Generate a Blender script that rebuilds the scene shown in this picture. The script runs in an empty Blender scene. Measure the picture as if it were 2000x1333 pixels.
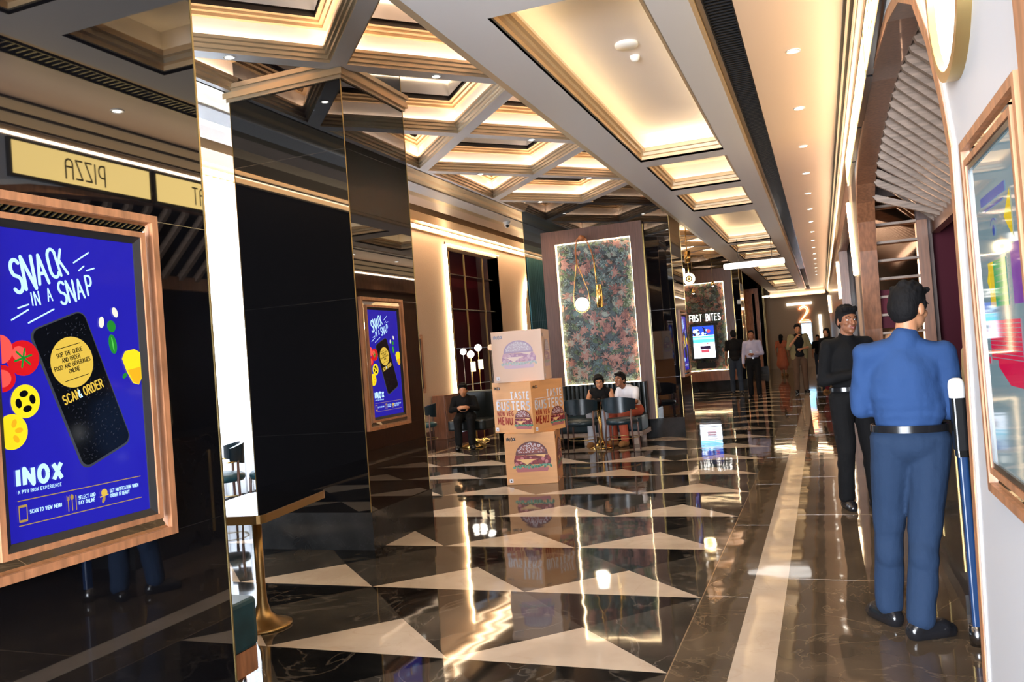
import bpy, bmesh, math, random
from mathutils import Vector, Matrix, Quaternion
PI = math.pi
V = Vector
scn = bpy.context.scene
COL = scn.collection
random.seed(7)

# ------------------------------------------------------------------ camera
cd = bpy.data.cameras.new('camera'); cam = bpy.data.objects.new('camera', cd); COL.objects.link(cam)
cd.sensor_width = 36.0; cd.sensor_fit = 'HORIZONTAL'; cd.lens = 1590.906 / 2000 * 36
cd.clip_start = .05; cd.clip_end = 300
R_ = Matrix(((0.9313821, 0.0775994, 0.3556763), (0.3560681, 0.0091971, -0.9344147), (-0.0757812, 0.9969422, -0.0190647)))
cam.matrix_world = Matrix.Translation((0, 0, 1.5)) @ R_.to_4x4()
scn.camera = cam

# ------------------------------------------------------------------ world, exposure
w = bpy.data.worlds.new('world'); scn.world = w; w.use_nodes = True
w.node_tree.nodes['Background'].inputs[0].default_value = (.75, .82, 1, 1)
w.node_tree.nodes['Background'].inputs[1].default_value = .35
scn.view_settings.view_transform = 'Standard'; scn.view_settings.look = 'None'
scn.view_settings.gamma = 1; scn.view_settings.use_curve_mapping = False
scn.view_settings.exposure = 0.7

# ------------------------------------------------------------------ large lights
def area(name, loc, rot, sx, sy, power, color):
    l = bpy.data.lights.new(name, 'AREA'); l.shape = 'RECTANGLE'; l.size = sx; l.size_y = sy
    l.energy = power; l.color = color
    o = bpy.data.objects.new(name, l); COL.objects.link(o); o.location = loc; o.rotation_euler = rot
    return o
# unseen cool fill light added behind the camera to brighten foreground and ceiling
area('fill_behind_camera', (-1.6, -4.9, 1.7), (PI / 2 + .1, 0, 0), 3.6, 2.9, 1500, (.86, .92, 1))
# daylight behind the sheer curtains of the side windows
for wy in (8.6,):
    area('daylight_window', (-8.1, wy, 2.3), (0, -PI / 2, 0), 3.6, 2.4, 520, (.9, .95, 1))

# hidden light line above the lit sign boxes, grazing the ceiling over the walkway
area('cove_light', (.33, 14.5, 3.17), (0, PI * .64, 0), .03, 40, 105, (1, .72, .48))

# ------------------------------------------------------------------ materials
MATS = {}
def mat(name, col, rough=.5, metal=0, spec=.5, ior=1.5, emis=0, ecol=None, noise=0, nscale=8, bump=0, coat=0, trans=0, stretch=(1, 1, 1), bdist=.01):
    m = bpy.data.materials.new(name); m.use_nodes = True
    nt = m.node_tree; b = nt.nodes['Principled BSDF']
    b.inputs['Base Color'].default_value = (*col, 1); b.inputs['Roughness'].default_value = rough
    b.inputs['Metallic'].default_value = metal; b.inputs['IOR'].default_value = ior
    b.inputs['Specular IOR Level'].default_value = spec
    b.inputs['Coat Weight'].default_value = coat; b.inputs['Coat Roughness'].default_value = .05
    b.inputs['Transmission Weight'].default_value = trans
    if emis:
        b.inputs['Emission Color'].default_value = (*(ecol or col), 1); b.inputs['Emission Strength'].default_value = emis
    if noise or bump:
        tc = nt.nodes.new('ShaderNodeTexCoord'); mp = nt.nodes.new('ShaderNodeMapping'); mp.inputs['Scale'].default_value = stretch
        n = nt.nodes.new('ShaderNodeTexNoise'); n.inputs['Scale'].default_value = nscale; n.inputs['Detail'].default_value = 6
        nt.links.new(tc.outputs['Object'], mp.inputs[0]); nt.links.new(mp.outputs[0], n.inputs['Vector'])
        if noise:
            r = nt.nodes.new('ShaderNodeValToRGB'); e = r.color_ramp.elements
            e[0].position = .3; e[1].position = .7
            e[0].color = (*[c * (1 - noise) for c in col], 1); e[1].color = (*[min(1, c * (1 + noise)) for c in col], 1)
            nt.links.new(n.outputs[0], r.inputs[0]); nt.links.new(r.outputs[0], b.inputs['Base Color'])
        if bump:
            bp = nt.nodes.new('ShaderNodeBump'); bp.inputs['Strength'].default_value = bump; bp.inputs['Distance'].default_value = bdist
            nt.links.new(n.outputs[0], bp.inputs['Height']); nt.links.new(bp.outputs[0], b.inputs['Normal'])
    MATS[name] = m
    return m

def marble(name, c0, c1, vein, rough=.045, vscale=1.6, vamt=.5, wavy=.02):
    m = bpy.data.materials.new(name); m.use_nodes = True; nt = m.node_tree; b = nt.nodes['Principled BSDF']
    tc = nt.nodes.new('ShaderNodeTexCoord')
    n = nt.nodes.new('ShaderNodeTexNoise'); n.inputs['Scale'].default_value = 2.4; n.inputs['Detail'].default_value = 8
    r = nt.nodes.new('ShaderNodeValToRGB'); r.color_ramp.elements[0].position = .35; r.color_ramp.elements[1].position = .7
    r.color_ramp.elements[0].color = (*c0, 1); r.color_ramp.elements[1].color = (*c1, 1)
    n2 = nt.nodes.new('ShaderNodeTexNoise'); n2.inputs['Scale'].default_value = vscale; n2.inputs['Detail'].default_value = 5; n2.inputs['Distortion'].default_value = 1.4
    s = nt.nodes.new('ShaderNodeMath'); s.operation = 'SUBTRACT'; s.inputs[1].default_value = .5
    a = nt.nodes.new('ShaderNodeMath'); a.operation = 'ABSOLUTE'
    r2 = nt.nodes.new('ShaderNodeValToRGB'); r2.color_ramp.elements[0].position = 0; r2.color_ramp.elements[1].position = .012
    r2.color_ramp.elements[0].color = (vamt, vamt, vamt, 1); r2.color_ramp.elements[1].color = (0, 0, 0, 1)
    mx = nt.nodes.new('ShaderNodeMix'); mx.data_type = 'RGBA'; mx.inputs[7].default_value = (*vein, 1)
    L = nt.links.new
    L(tc.outputs['Object'], n.inputs['Vector']); L(n.outputs[0], r.inputs[0])
    L(tc.outputs['Object'], n2.inputs['Vector']); L(n2.outputs[0], s.inputs[0]); L(s.outputs[0], a.inputs[0]); L(a.outputs[0], r2.inputs[0])
    L(r2.outputs[0], mx.inputs[0]); L(r.outputs[0], mx.inputs[6]); L(mx.outputs[2], b.inputs['Base Color'])
    b.inputs['Roughness'].default_value = rough; b.inputs['IOR'].default_value = 1.5
    n3 = nt.nodes.new('ShaderNodeTexNoise'); n3.inputs['Scale'].default_value = 3.2; n3.inputs['Detail'].default_value = 1
    bp = nt.nodes.new('ShaderNodeBump'); bp.inputs['Strength'].default_value = wavy; bp.inputs['Distance'].default_value = .08
    L(tc.outputs['Object'], n3.inputs['Vector']); L(n3.outputs[0], bp.inputs['Height']); L(bp.outputs[0], b.inputs['Normal'])
    MATS[name] = m
    return m

marble('marble_grey', (.028, .024, .020), (.062, .053, .043), (.28, .24, .2), vamt=.25)
marble('marble_black', (.004, .004, .004), (.012, .011, .01), (.3, .25, .2), vscale=1.3, vamt=.22)
marble('marble_cream', (.42, .34, .27), (.55, .46, .37), (.35, .26, .19), vamt=.25)
marble('marble_brown', (.06, .044, .03), (.12, .088, .058), (.3, .22, .14), vscale=2.2, vamt=.3)
marble('marble_skirting', (.012, .013, .014), (.035, .036, .038), (.12, .12, .12), vscale=4, vamt=.08, rough=.12)
marble('marble_tan', (.22, .15, .09), (.3, .21, .13), (.2, .13, .08), vamt=.2)
mat('black_glass', (.003, .003, .004), .02, ior=1.95, noise=0)
mat('paint_grey', (.56, .54, .54), .42, spec=.3)
mat('paint_ivory', (.82, .74, .68), .5)
mat('paint_pink', (.62, .47, .37), .35, spec=.4)
mat('champagne', (.50, .40, .27), .36, metal=.55)
mat('gold_paint', (.62, .43, .24), .4, metal=.35)
mat('dark_gap', (.03, .02, .015), .5)
mat('warm_led', (1, .8, .5), emis=8, ecol=(1, .77, .50))
mat('warm_led_strong', (1, .8, .5), emis=14, ecol=(1, .72, .40))
mat('cove_led', (1, .8, .5), emis=26, ecol=(1, .76, .56))
mat('warm_led_soft', (1, .85, .6), emis=4, ecol=(1, .82, .55))
mat('lemon_led', (1, .9, .6), emis=10.5, ecol=(1, .78, .42))
mat('white_led', (1, 1, 1), emis=1.3, ecol=(1, .96, .88))
mat('spot_led', (1, 1, 1), emis=22, ecol=(1, .93, .8))
mat('brass', (.72, .52, .2), .22, metal=1)
mat('brass_matt', (.5, .36, .15), .38, metal=1)
mat('brass_edge', (.42, .26, .1), .32, metal=.85)
mat('chrome', (.8, .8, .8), .1, metal=1)
mat('steel_dark', (.25, .25, .26), .25, metal=1)
mat('mirror', (.75, .7, .62), .015, metal=1)
mat('wood_red', (.21, .085, .04), .35, noise=.3, nscale=5, stretch=(9, 9, .7), coat=.2)
mat('wood_light', (.36, .16, .075), .4, noise=.35, nscale=6, stretch=(6, 6, 1))
mat('wood_walnut', (.1, .048, .035), .38, noise=.25, nscale=7, stretch=(10, 10, .6))
mat('wood_grey', (.3, .22, .17), .5, noise=.35, nscale=8, stretch=(1, 8, 4))
mat('wood_slat', (.24, .165, .12), .5, noise=.3, nscale=7, stretch=(1, 8, 8))
mat('wall_beige', (.52, .37, .26), .6, noise=.06, nscale=20, stretch=(1, 1, 6), bump=.15)
mat('wall_dark', (.012, .011, .011), .9, spec=0)
mat('wall_white', (.52, .53, .56), .35, spec=.4)
mat('wall_white_gloss', (.86, .85, .84), .2)
mat('wall_end', (.5, .36, .22), .6)
mat('maroon', (.06, .003, .011), .6, spec=.15)
mat('black_matt', (.008, .008, .009), .5)
mat('black_satin', (.012, .012, .013), .2)
mat('leather_black', (.006, .011, .013), .38, bump=.1, nscale=60)
mat('leather_teal', (.01, .05, .065), .4, noise=.3, nscale=12)
mat('leather_navy', (.005, .02, .03), .35)
mat('leather_dark', (.01, .02, .028), .3)
mat('curtain_teal', (.17, .44, .48), .75)
mat('plastic_white', (.85, .85, .83), .35)
mat('globe', (1, 1, 1), emis=4, ecol=(1, .93, .8))
mat('leaf_green', (.05, .16, .04), .5, noise=.4)
mat('leaf_dark', (.01, .03, .02), .5)
def curtain_mat():
    m = bpy.data.materials.new('sheer'); m.use_nodes = True; nt = m.node_tree
    nt.nodes.remove(nt.nodes['Principled BSDF'])
    d = nt.nodes.new('ShaderNodeBsdfDiffuse'); t = nt.nodes.new('ShaderNodeBsdfTranslucent'); mx = nt.nodes.new('ShaderNodeMixShader')
    d.inputs[0].default_value = (.85, .87, .9, 1); t.inputs[0].default_value = (.9, .93, .97, 1); mx.inputs[0].default_value = .6
    nt.links.new(d.outputs[0], mx.inputs[1]); nt.links.new(t.outputs[0], mx.inputs[2]); nt.links.new(mx.outputs[0], nt.nodes['Material Output'].inputs[0])
    MATS['sheer'] = m
curtain_mat()
def emi(name, col, s=1.0, rough=.08):
    """a printed, softly backlit colour behind glass"""
    return mat(name, tuple(c * .25 for c in col), rough, emis=s, ecol=col)

# ------------------------------------------------------------------ object helpers
def tag(o, label=None, cat=None, group=None, kind=None):
    if label: o['label'] = label
    if cat: o['category'] = cat
    if group: o['group'] = group
    if kind: o['kind'] = kind
    return o
def thing(name, loc, label, cat, group=None, rz=0.0):
    o = bpy.data.objects.new(name, None); COL.objects.link(o); o.location = loc; o.rotation_euler = (0, 0, rz)
    o.empty_display_size = .1
    bpy.context.view_layer.update()
    return tag(o, label, cat, group)
class MB:
    """collects shapes in world coordinates (or in M) and links them as ONE mesh object"""
    def __init__(s, M=None): s.v = []; s.f = []; s.m = []; s.mats = []; s.M = M; s.sm = []
    def mi(s, m):
        if m not in s.mats: s.mats.append(m)
        return s.mats.index(m)
    def add(s, vs, fs, m, smooth=False):
        n = len(s.v); k = s.mi(m)
        for p in vs:
            p = V(p); s.v.append(s.M @ p if s.M else p)
        for f in fs: s.f.append([i + n for i in f]); s.m.append(k); s.sm.append(smooth)
    def box(s, a, b, m):
        x0, y0, z0 = [min(a[i], b[i]) for i in range(3)]; x1, y1, z1 = [max(a[i], b[i]) for i in range(3)]
        vs = [(x0, y0, z0), (x1, y0, z0), (x1, y1, z0), (x0, y1, z0), (x0, y0, z1), (x1, y0, z1), (x1, y1, z1), (x0, y1, z1)]
        s.add(vs, [(0, 3, 2, 1), (4, 5, 6, 7), (0, 1, 5, 4), (1, 2, 6, 5), (2, 3, 7, 6), (3, 0, 4, 7)], m)
    def bevbox(s, a, b, r, m, axis=2, n=4):
        """box with rounded corners seen along `axis`"""
        lo = [min(a[i], b[i]) for i in range(3)]; hi = [max(a[i], b[i]) for i in range(3)]
        i, j = [k for k in range(3) if k != axis]
        pts = []
        for cx, cy, a0 in ((hi[i] - r, hi[j] - r, 0), (lo[i] + r, hi[j] - r, PI / 2), (lo[i] + r, lo[j] + r, PI), (hi[i] - r, lo[j] + r, 1.5 * PI)):
            for k in range(n + 1):
                t = a0 + k / n * PI / 2; pts.append((cx + r * math.cos(t), cy + r * math.sin(t)))
        def P(p, z):
            q = [0, 0, 0]; q[i] = p[0]; q[j] = p[1]; q[axis] = z; return q
        N = len(pts); vs = [P(p, lo[axis]) for p in pts] + [P(p, hi[axis]) for p in pts]
        s.add(vs, [list(range(N))[::-1], list(range(N, 2 * N))] + [(k, (k + 1) % N, N + (k + 1) % N, N + k) for k in range(N)], m)
    def quad(s, p, m): s.add(p, [tuple(range(len(p)))], m)
    def ring(s, A, B, m, closed=True, smooth=False):
        n = len(A); k = n if closed else n - 1
        s.add(list(A) + list(B), [(i, (i + 1) % n, n + (i + 1) % n, n + i) for i in range(k)], m, smooth)
    def tube(s, path, r, m, n=8, closed=False, caps=True):
        path = [V(p) for p in path]; N = len(path); rings = []
        rr = r if isinstance(r, (list, tuple)) else [r] * N
        up = V((0, 0, 1)); prev = None
        for i, p in enumerate(path):
            a = path[i - 1] if (i > 0 or closed) else p; b = path[(i + 1) % N] if (i < N - 1 or closed) else p
            d = (b - a).normalized()
            if prev is None:
                u = d.cross(up)
                if u.length < 1e-3: u = d.cross(V((1, 0, 0)))
            else:
                u = prev - d * prev.dot(d)
                if u.length < 1e-6: u = d.cross(up)
            u.normalize(); prev = u; w_ = d.cross(u)
            rings.append([p + (u * math.cos(t) + w_ * math.sin(t)) * rr[i] for t in [2 * PI * k / n for k in range(n)]])
        vs = [q for R in rings for q in R]; fs = []
        for i in range(N if closed else N - 1):
            j = (i + 1) % N
            for k in range(n): fs.append((i * n + k, i * n + (k + 1) % n, j * n + (k + 1) % n, j * n + k))
        if caps and not closed: fs += [tuple(range(n))[::-1], tuple(range((N - 1) * n, N * n))]
        s.add(vs, fs, m, True)
    def cyl(s, c, r, z0, z1, m, n=24, r1=None): s.lathe(c, [(0, z0), (r, z0), (r if r1 is None else r1, z1), (0, z1)], m, n)
    def lathe(s, c, prof, m, n=24, smooth=True):
        vs = []; fs = []
        for r, z in prof:
            for k in range(n):
                t = 2 * PI * k / n; vs.append((c[0] + r * math.cos(t), c[1] + r * math.sin(t), c[2] + z))
        for i in range(len(prof) - 1):
            for k in range(n): fs.append((i * n + k, i * n + (k + 1) % n, (i + 1) * n + (k + 1) % n, (i + 1) * n + k))
        s.add(vs, fs, m, smooth)
    def ball(s, c, r, m, n=16, sc=(1, 1, 1)):
        vs = []; fs = []; h = n // 2
        for i in range(h + 1):
            a = PI * i / h
            for k in range(n):
                t = 2 * PI * k / n
                vs.append((c[0] + r * sc[0] * math.sin(a) * math.cos(t), c[1] + r * sc[1] * math.sin(a) * math.sin(t), c[2] + r * sc[2] * math.cos(a)))
        for i in range(h):
            for k in range(n): fs.append((i * n + k, (i + 1) * n + k, (i + 1) * n + (k + 1) % n, i * n + (k + 1) % n))
        s.add(vs, fs, m, True)
    def build(s, name, parent=None, kind=None, label=None, bevel=0, weld=False, autosmooth=False):
        me = bpy.data.meshes.new(name)
        inv = parent.matrix_world.inverted() if parent else None
        me.from_pydata([(inv @ p if inv else p) for p in s.v], [], s.f)
        for m in s.mats: me.materials.append(MATS[m])
        me.polygons.foreach_set('material_index', s.m); me.polygons.foreach_set('use_smooth', s.sm); me.update()
        bm = bmesh.new(); bm.from_mesh(me)
        if weld: bmesh.ops.remove_doubles(bm, verts=bm.verts, dist=1e-5)
        bm.to_mesh(me); bm.free()
        o = bpy.data.objects.new(name, me); COL.objects.link(o)
        if parent: o.parent = parent
        if bevel:
            md = o.modifiers.new('bevel', 'BEVEL'); md.width = bevel; md.segments = 2; md.limit_method = 'ANGLE'
        if kind: o['kind'] = kind
        if label: o['label'] = label
        bpy.context.view_layer.update()
        return o
def copy_tree(o, parent=None, loc=None, rz=None):
    c = o.copy(); COL.objects.link(c); c.parent = parent
    if loc is not None: c.location = loc
    if rz is not None: c.rotation_euler = (0, 0, rz)
    for ch in o.children: copy_tree(ch, c)
    return c

# ------------------------------------------------------------------ flat print helpers (2-D shapes on a plane frame)
class Print(MB):
    """flat artwork: local x right, y up, z towards the viewer; every layer a hair above the last"""
    def __init__(s, M): super().__init__(M); s.z = 0.0
    def up(s, d=.0003): s.z += d
    def poly(s, pts, m): s.add([(x, y, s.z) for x, y in pts], [tuple(range(len(pts)))], m)
    def disc(s, c, r, m, n=28, ry=None, rot=0):
        ry = ry or r; co, si = math.cos(rot), math.sin(rot)
        s.poly([(c[0] + r * math.cos(t) * co - ry * math.sin(t) * si, c[1] + r * math.cos(t) * si + ry * math.sin(t) * co) for t in [2 * PI * k / n for k in range(n)]], m)
    def rect(s, x0, y0, x1, y1, m): s.poly([(x0, y0), (x1, y0), (x1, y1), (x0, y1)], m)
    def rrect(s, c, w, h, r, m, rot=0, n=5):
        pts = []
        for sx, sy, a0 in ((1, 1, 0), (-1, 1, PI / 2), (-1, -1, PI), (1, -1, 1.5 * PI)):
            for k in range(n + 1):
                t = a0 + k / n * PI / 2; pts.append((sx * (w / 2 - r) + r * math.cos(t), sy * (h / 2 - r) + r * math.sin(t)))
        co, si = math.cos(rot), math.sin(rot)
        s.poly([(c[0] + x * co - y * si, c[1] + x * si + y * co) for x, y in pts], m)
    def line(s, pts, wd, m, roundcap=True):
        for i in range(len(pts) - 1):
            a, b = V(pts[i]), V(pts[i + 1]); d = b - a
            if d.length < 1e-7: continue
            nrm = V((-d.y, d.x)).normalized() * wd / 2
            s.add([(*(a + nrm), s.z), (*(a - nrm), s.z), (*(b - nrm), s.z), (*(b + nrm), s.z)], [(0, 1, 2, 3)], m)
        for i, p in enumerate(pts):
            if roundcap or 0 < i < len(pts) - 1:
                s.poly([(p[0] + wd / 2 * math.cos(t), p[1] + wd / 2 * math.sin(t)) for t in [PI / 4 * k + .3 for k in range(8)]], m)
    def text(s, txt, x, y, h, m, wd=.14, sx=1.0, gap=.22, rot=0, italic=0, align=0, roundcap=True, fit=None):
        """stroke lettering, baseline at (x, y), cap height h"""
        if fit:
            k = sum(FONT[c][0] for c in txt if c in FONT); sx = (fit / h - gap * (len(txt) - 1)) / k
        L = 0
        for ch in txt: L += (FONT[ch][0] * sx + gap) if ch in FONT else .45
        L -= gap
        cx = -L * h * align; co, si = math.cos(rot), math.sin(rot)
        for ch in txt:
            if ch not in FONT: cx += .45 * h; continue
            wdt, strokes = FONT[ch]
            for st in strokes:
                pts = []
                for (a, b) in st:
                    px = cx + (a * sx + b * italic) * h; py = b * h
                    pts.append((x + px * co - py * si, y + px * si + py * co))
                s.line(pts, wd * h, m, roundcap)
            cx += (wdt * sx + gap) * h
def arc(cx, cy, rx, ry, a0, a1, n=8): return [(cx + rx * math.cos(math.radians(a0 + (a1 - a0) * k / n)), cy + ry * math.sin(math.radians(a0 + (a1 - a0) * k / n))) for k in range(n + 1)]
FONT = {
 'A': (.6, [[(0, 0), (.3, 1), (.6, 0)], [(.11, .35), (.49, .35)]]),
 'B': (.52, [[(0, 0), (0, 1), (.3, 1)] + arc(.3, .77, .2, .23, 90, -90) + [(0, .54)], [(.3, .54)] + arc(.3, .27, .22, .27, 90, -90) + [(0, 0)]]),
 'C': (.55, [arc(.3, .7, .28, .3, 30, 180) + arc(.3, .3, .28, .3, 180, 330)]),
 'D': (.55, [[(0, 0), (0, 1), (.25, 1)] + arc(.25, .5, .3, .5, 90, -90) + [(0, 0)]]),
 'E': (.48, [[(.48, 1), (0, 1), (0, 0), (.48, 0)], [(0, .52), (.4, .52)]]),
 'F': (.46, [[(.46, 1), (0, 1), (0, 0)], [(0, .52), (.38, .52)]]),
 'G': (.56, [arc(.3, .7, .28, .3, 30, 180) + arc(.3, .3, .28, .3, 180, 350) + [(.57, .45), (.33, .45)]]),
 'H': (.54, [[(0, 0), (0, 1)], [(.54, 0), (.54, 1)], [(0, .5), (.54, .5)]]),
 'I': (.04, [[(.02, 0), (.02, 1)]]),
 'K': (.54, [[(0, 0), (0, 1)], [(.52, 1), (.02, .42)], [(.2, .58), (.54, 0)]]),
 'L': (.46, [[(0, 1), (0, 0), (.46, 0)]]),
 'M': (.66, [[(0, 0), (0, 1), (.33, .3), (.66, 1), (.66, 0)]]),
 'N': (.56, [[(0, 0), (0, 1), (.56, 0), (.56, 1)]]),
 'O': (.58, [arc(.29, .5, .29, .5, 0, 360, 18)]),
 'P': (.5, [[(0, 0), (0, 1), (.27, 1)] + arc(.27, .74, .22, .26, 90, -90) + [(0, .48)]]),
 'Q': (.58, [arc(.29, .5, .29, .5, 0, 360, 18), [(.36, .22), (.6, -.06)]]),
 'R': (.52, [[(0, 0), (0, 1), (.27, 1)] + arc(.27, .75, .22, .25, 90, -90) + [(0, .5)], [(.26, .5), (.52, 0)]]),
 'S': (.5, [arc(.26, .75, .24, .25, 35, 270, 9) + arc(.26, .25, .25, .25, 90, -145, 9)]),
 'T': (.54, [[(0, 1), (.54, 1)], [(.27, 1), (.27, 0)]]),
 'U': (.54, [[(0, 1), (0, .27)] + arc(.27, .27, .27, .27, 180, 360) + [(.54, 1)]]),
 'V': (.56, [[(0, 1), (.28, 0), (.56, 1)]]),
 'W': (.8, [[(0, 1), (.2, 0), (.4, .8), (.6, 0), (.8, 1)]]),
 'X': (.56, [[(0, 1), (.56, 0)], [(0, 0), (.56, 1)]]),
 'Y': (.56, [[(0, 1), (.28, .5), (.56, 1)], [(.28, .5), (.28, 0)]]),
 'Z': (.52, [[(0, 1), (.52, 1), (0, 0), (.52, 0)]]),
 '2': (.5, [arc(.25, .75, .22, .25, 170, -30, 8) + [(0, 0), (.5, 0)]]),
 '&': (.6, [[(.58, 0), (.12, .68)] + arc(.27, .8, .15, .2, 210, -30, 8) + [(.1, .4)] + arc(.25, .22, .2, .22, 130, 330, 8) + [(.55, .4)]]),
 '.': (.04, [[(.02, 0), (.02, .03)]]),
}
FONT['a'] = (.44, [[(0, 0), (0, .78)] + arc(.22, .78, .22, .22, 180, 0, 6) + [(.44, 0)], [(0, .6), (.44, .6)]])   # round-topped deco A
FONT['p'] = (.42, [[(0, -.06), (0, 1), (.2, 1)] + arc(.2, .68, .2, .32, 90, -90, 8) + [(.02, .36)]])              # deco P
FONT['z'] = (.4, [[(0, 1), (.4, 1), (0, .04), (.4, .04)]])
def frame_M(o, u, v):
    """plane frame: origin o, local x = u, local y = v"""
    u = V(u).normalized(); v = V(v).normalized(); n = u.cross(v)
    M = Matrix.Identity(4)
    for i in range(3): M[i][0] = u[i]; M[i][1] = v[i]; M[i][2] = n[i]; M[i][3] = o[i]
    return M
def lin(h):
    h = h.lstrip('#'); c = [int(h[i:i + 2], 16) / 255 for i in (0, 2, 4)]
    return tuple(((x + .055) / 1.055) ** 2.4 if x > .04 else x / 12.92 for x in c)

# ================================================================== THE SETTING
LW, RW, ZC, ZH, YE = -7.2, .37, 3.38, 4.0, 39.9
X0, Y0, PW, QH, AP = -.783, 3.723, 1.113, 1.136, .543
def clip_x(poly, x, keep_greater=True):
    out = []
    for i in range(len(poly)):
        a, b = poly[i - 1], poly[i]
        ia = (a[0] >= x) == keep_greater; ib = (b[0] >= x) == keep_greater
        if ia != ib:
            t = (x - a[0]) / (b[0] - a[0]); out.append((x, a[1] + t * (b[1] - a[1])))
        if ib: out.append(b)
    return out
def build_floor():
    f = MB(); XL = -6.08
    def P(poly, m):
        p = clip_x(poly, XL)
        if len(p) > 2: f.quad([(a, b, 0) for a, b in p], m)
    for i in range(-9, 33):
        yb = Y0 + i * QH; yt = yb + QH
        for j in range(5):
            xr = X0 - j * PW; xl = xr - PW; xm = xr - PW / 2; ya = yb + AP
            P([(xl, yb), (xr, yb), (xm, ya)], 'marble_cream')
            P([(xl, yt), (xm, ya), (xr, yt)], 'marble_black')
            P([(xl, yb), (xm, ya), (xl, yt)], 'marble_grey')
            P([(xr, yb), (xr, yt), (xm, ya)], 'marble_grey')
    y0, y1 = Y0 - 9 * QH, Y0 + 33 * QH
    def strip(a, b, m): f.quad([(a, y0, 0), (b, y0, 0), (b, y1, 0), (a, y1, 0)], m)
    strip(X0, X0 + .006, 'marble_tan'); strip(X0 + .006, -.511, 'marble_brown'); strip(-.511, -.315, 'marble_cream'); strip(-.315, 2.6, 'marble_brown')
    strip(XL - .12, XL, 'marble_tan'); strip(LW, XL - .12, 'marble_black')
    f.build('floor', kind='structure')
    g = MB()
    for k in range(-4, 14):            # joints of the long brown slabs
        y = 3.0 + k * 1.9
        g.box((X0 + .02, y, 0), (-.52, y + .004, .0006), 'marble_tan'); g.box((-.31, y + .4, 0), (RW, y + .404, .0006), 'marble_tan')
    g.build('trim_1', kind='structure')
build_floor()

# ------------------------------------------------------------------ ceiling
def inset(poly, d):
    n = len(poly); out = []
    for i in range(n):
        p0, p1, p2 = V(poly[i - 1]), V(poly[i]), V(poly[(i + 1) % n])
        a = (p1 - p0).normalized(); b = (p2 - p1).normalized()
        na = V((-a.y, a.x)); nb = V((-b.y, b.x))
        # lines p0+na*d along a, p1+nb*d along b
        q = p1 + na * d; r = p1 + nb * d
        den = a.x * b.y - a.y * b.x
        if abs(den) < 1e-6: out.append(tuple(q)); continue
        t = ((r.x - q.x) * b.y - (r.y - q.y) * b.x) / den
        out.append(tuple(q + a * t))
    return out
HEX = [(.0, .0, 'paint_grey'), (.07, .0, 'paint_grey'), (.07, .025, 'champagne'), (.09, .025, 'champagne'), (.09, .055, 'champagne'), (.11, .06, 'champagne'),
       (.11, .085, 'champagne'), (.13, .09, 'champagne'), (.13, .115, 'champagne'), (.122, .118, 'champagne'), (.122, .095, 'dark_gap'), (.08, .095, 'dark_gap'),
       (.08, .26, 'paint_ivory'), (.12, .26, 'gold_paint'), (.12, .285, 'gold_paint'), (.15, .29, 'gold_paint'), (.15, .31, 'gold_paint'), (.185, .315, 'gold_paint'),
       (.185, .335, 'dark_gap'), (.15, .34, 'dark_gap'), (.15, .37, 'dark_gap'), (.185, .37, 'dark_gap'), (.185, .56, 'paint_grey')]
def coffer(poly, prof, z0, name, top_z, top_mat, led_d, led_z, led_mat, led2=None):
    area_ = sum(poly[i - 1][0] * poly[i][1] - poly[i][0] * poly[i - 1][1] for i in range(len(poly)))
    if area_ < 0: poly = poly[::-1]
    m = MB(); prev = None
    for d, h, mt in prof:
        R = [(x, y, z0 + h) for x, y in inset(poly, d)]
        if prev: m.ring(prev, R, mt)
        prev = R
    m.quad([(x, y, z0 + top_z) for x, y in inset(poly, prof[-1][0])], top_mat)
    o = m.build(name, kind='structure')
    l = MB()
    l.ring([(x, y, z0 + led_z) for x, y in inset(poly, led_d)], [(x, y, z0 + led_z) for x, y in inset(poly, led_d + .018)], led_mat)
    if led2:
        l.ring([(x, y, z0 + led2[1]) for x, y in inset(poly, led2[0])], [(x, y, z0 + led2[1] - .012) for x, y in inset(poly, led2[0] + .012)], led2[2])
    l.build('light_strip', parent=o)
    return o
TN = [1]
def trim():
    TN[0] += 1; return 'trim_%d' % TN[0]
CX, HX, HY = -3.57, 1.15, 1.25
for k in range(-2, 8):
    yc = 7.05 + 2.5 * k
    coffer([(CX, yc - HY), (CX + HX, yc), (CX, yc + HY), (CX - HX, yc)], HEX, ZH, trim(), .56, 'black_satin', .092, .10, 'cove_led', (.185, .53, 'warm_led'))
for k in range(-2, 9):
    yc = 5.8 + 2.5 * k - 1.25 + 1.25
    yy = 5.8 + 2.5 * k
    coffer([(CX - HX, yy - HY), (CX, yy), (CX - HX, yy + HY)], HEX, ZH, trim(), .56, 'paint_pink', .092, .10, 'cove_led', (.185, .53, 'warm_led'))
    coffer([(CX + HX, yy - HY), (CX + HX, yy + HY), (CX, yy)], HEX, ZH, trim(), .56, 'paint_pink', .092, .10, 'cove_led', (.185, .53, 'warm_led'))
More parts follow.
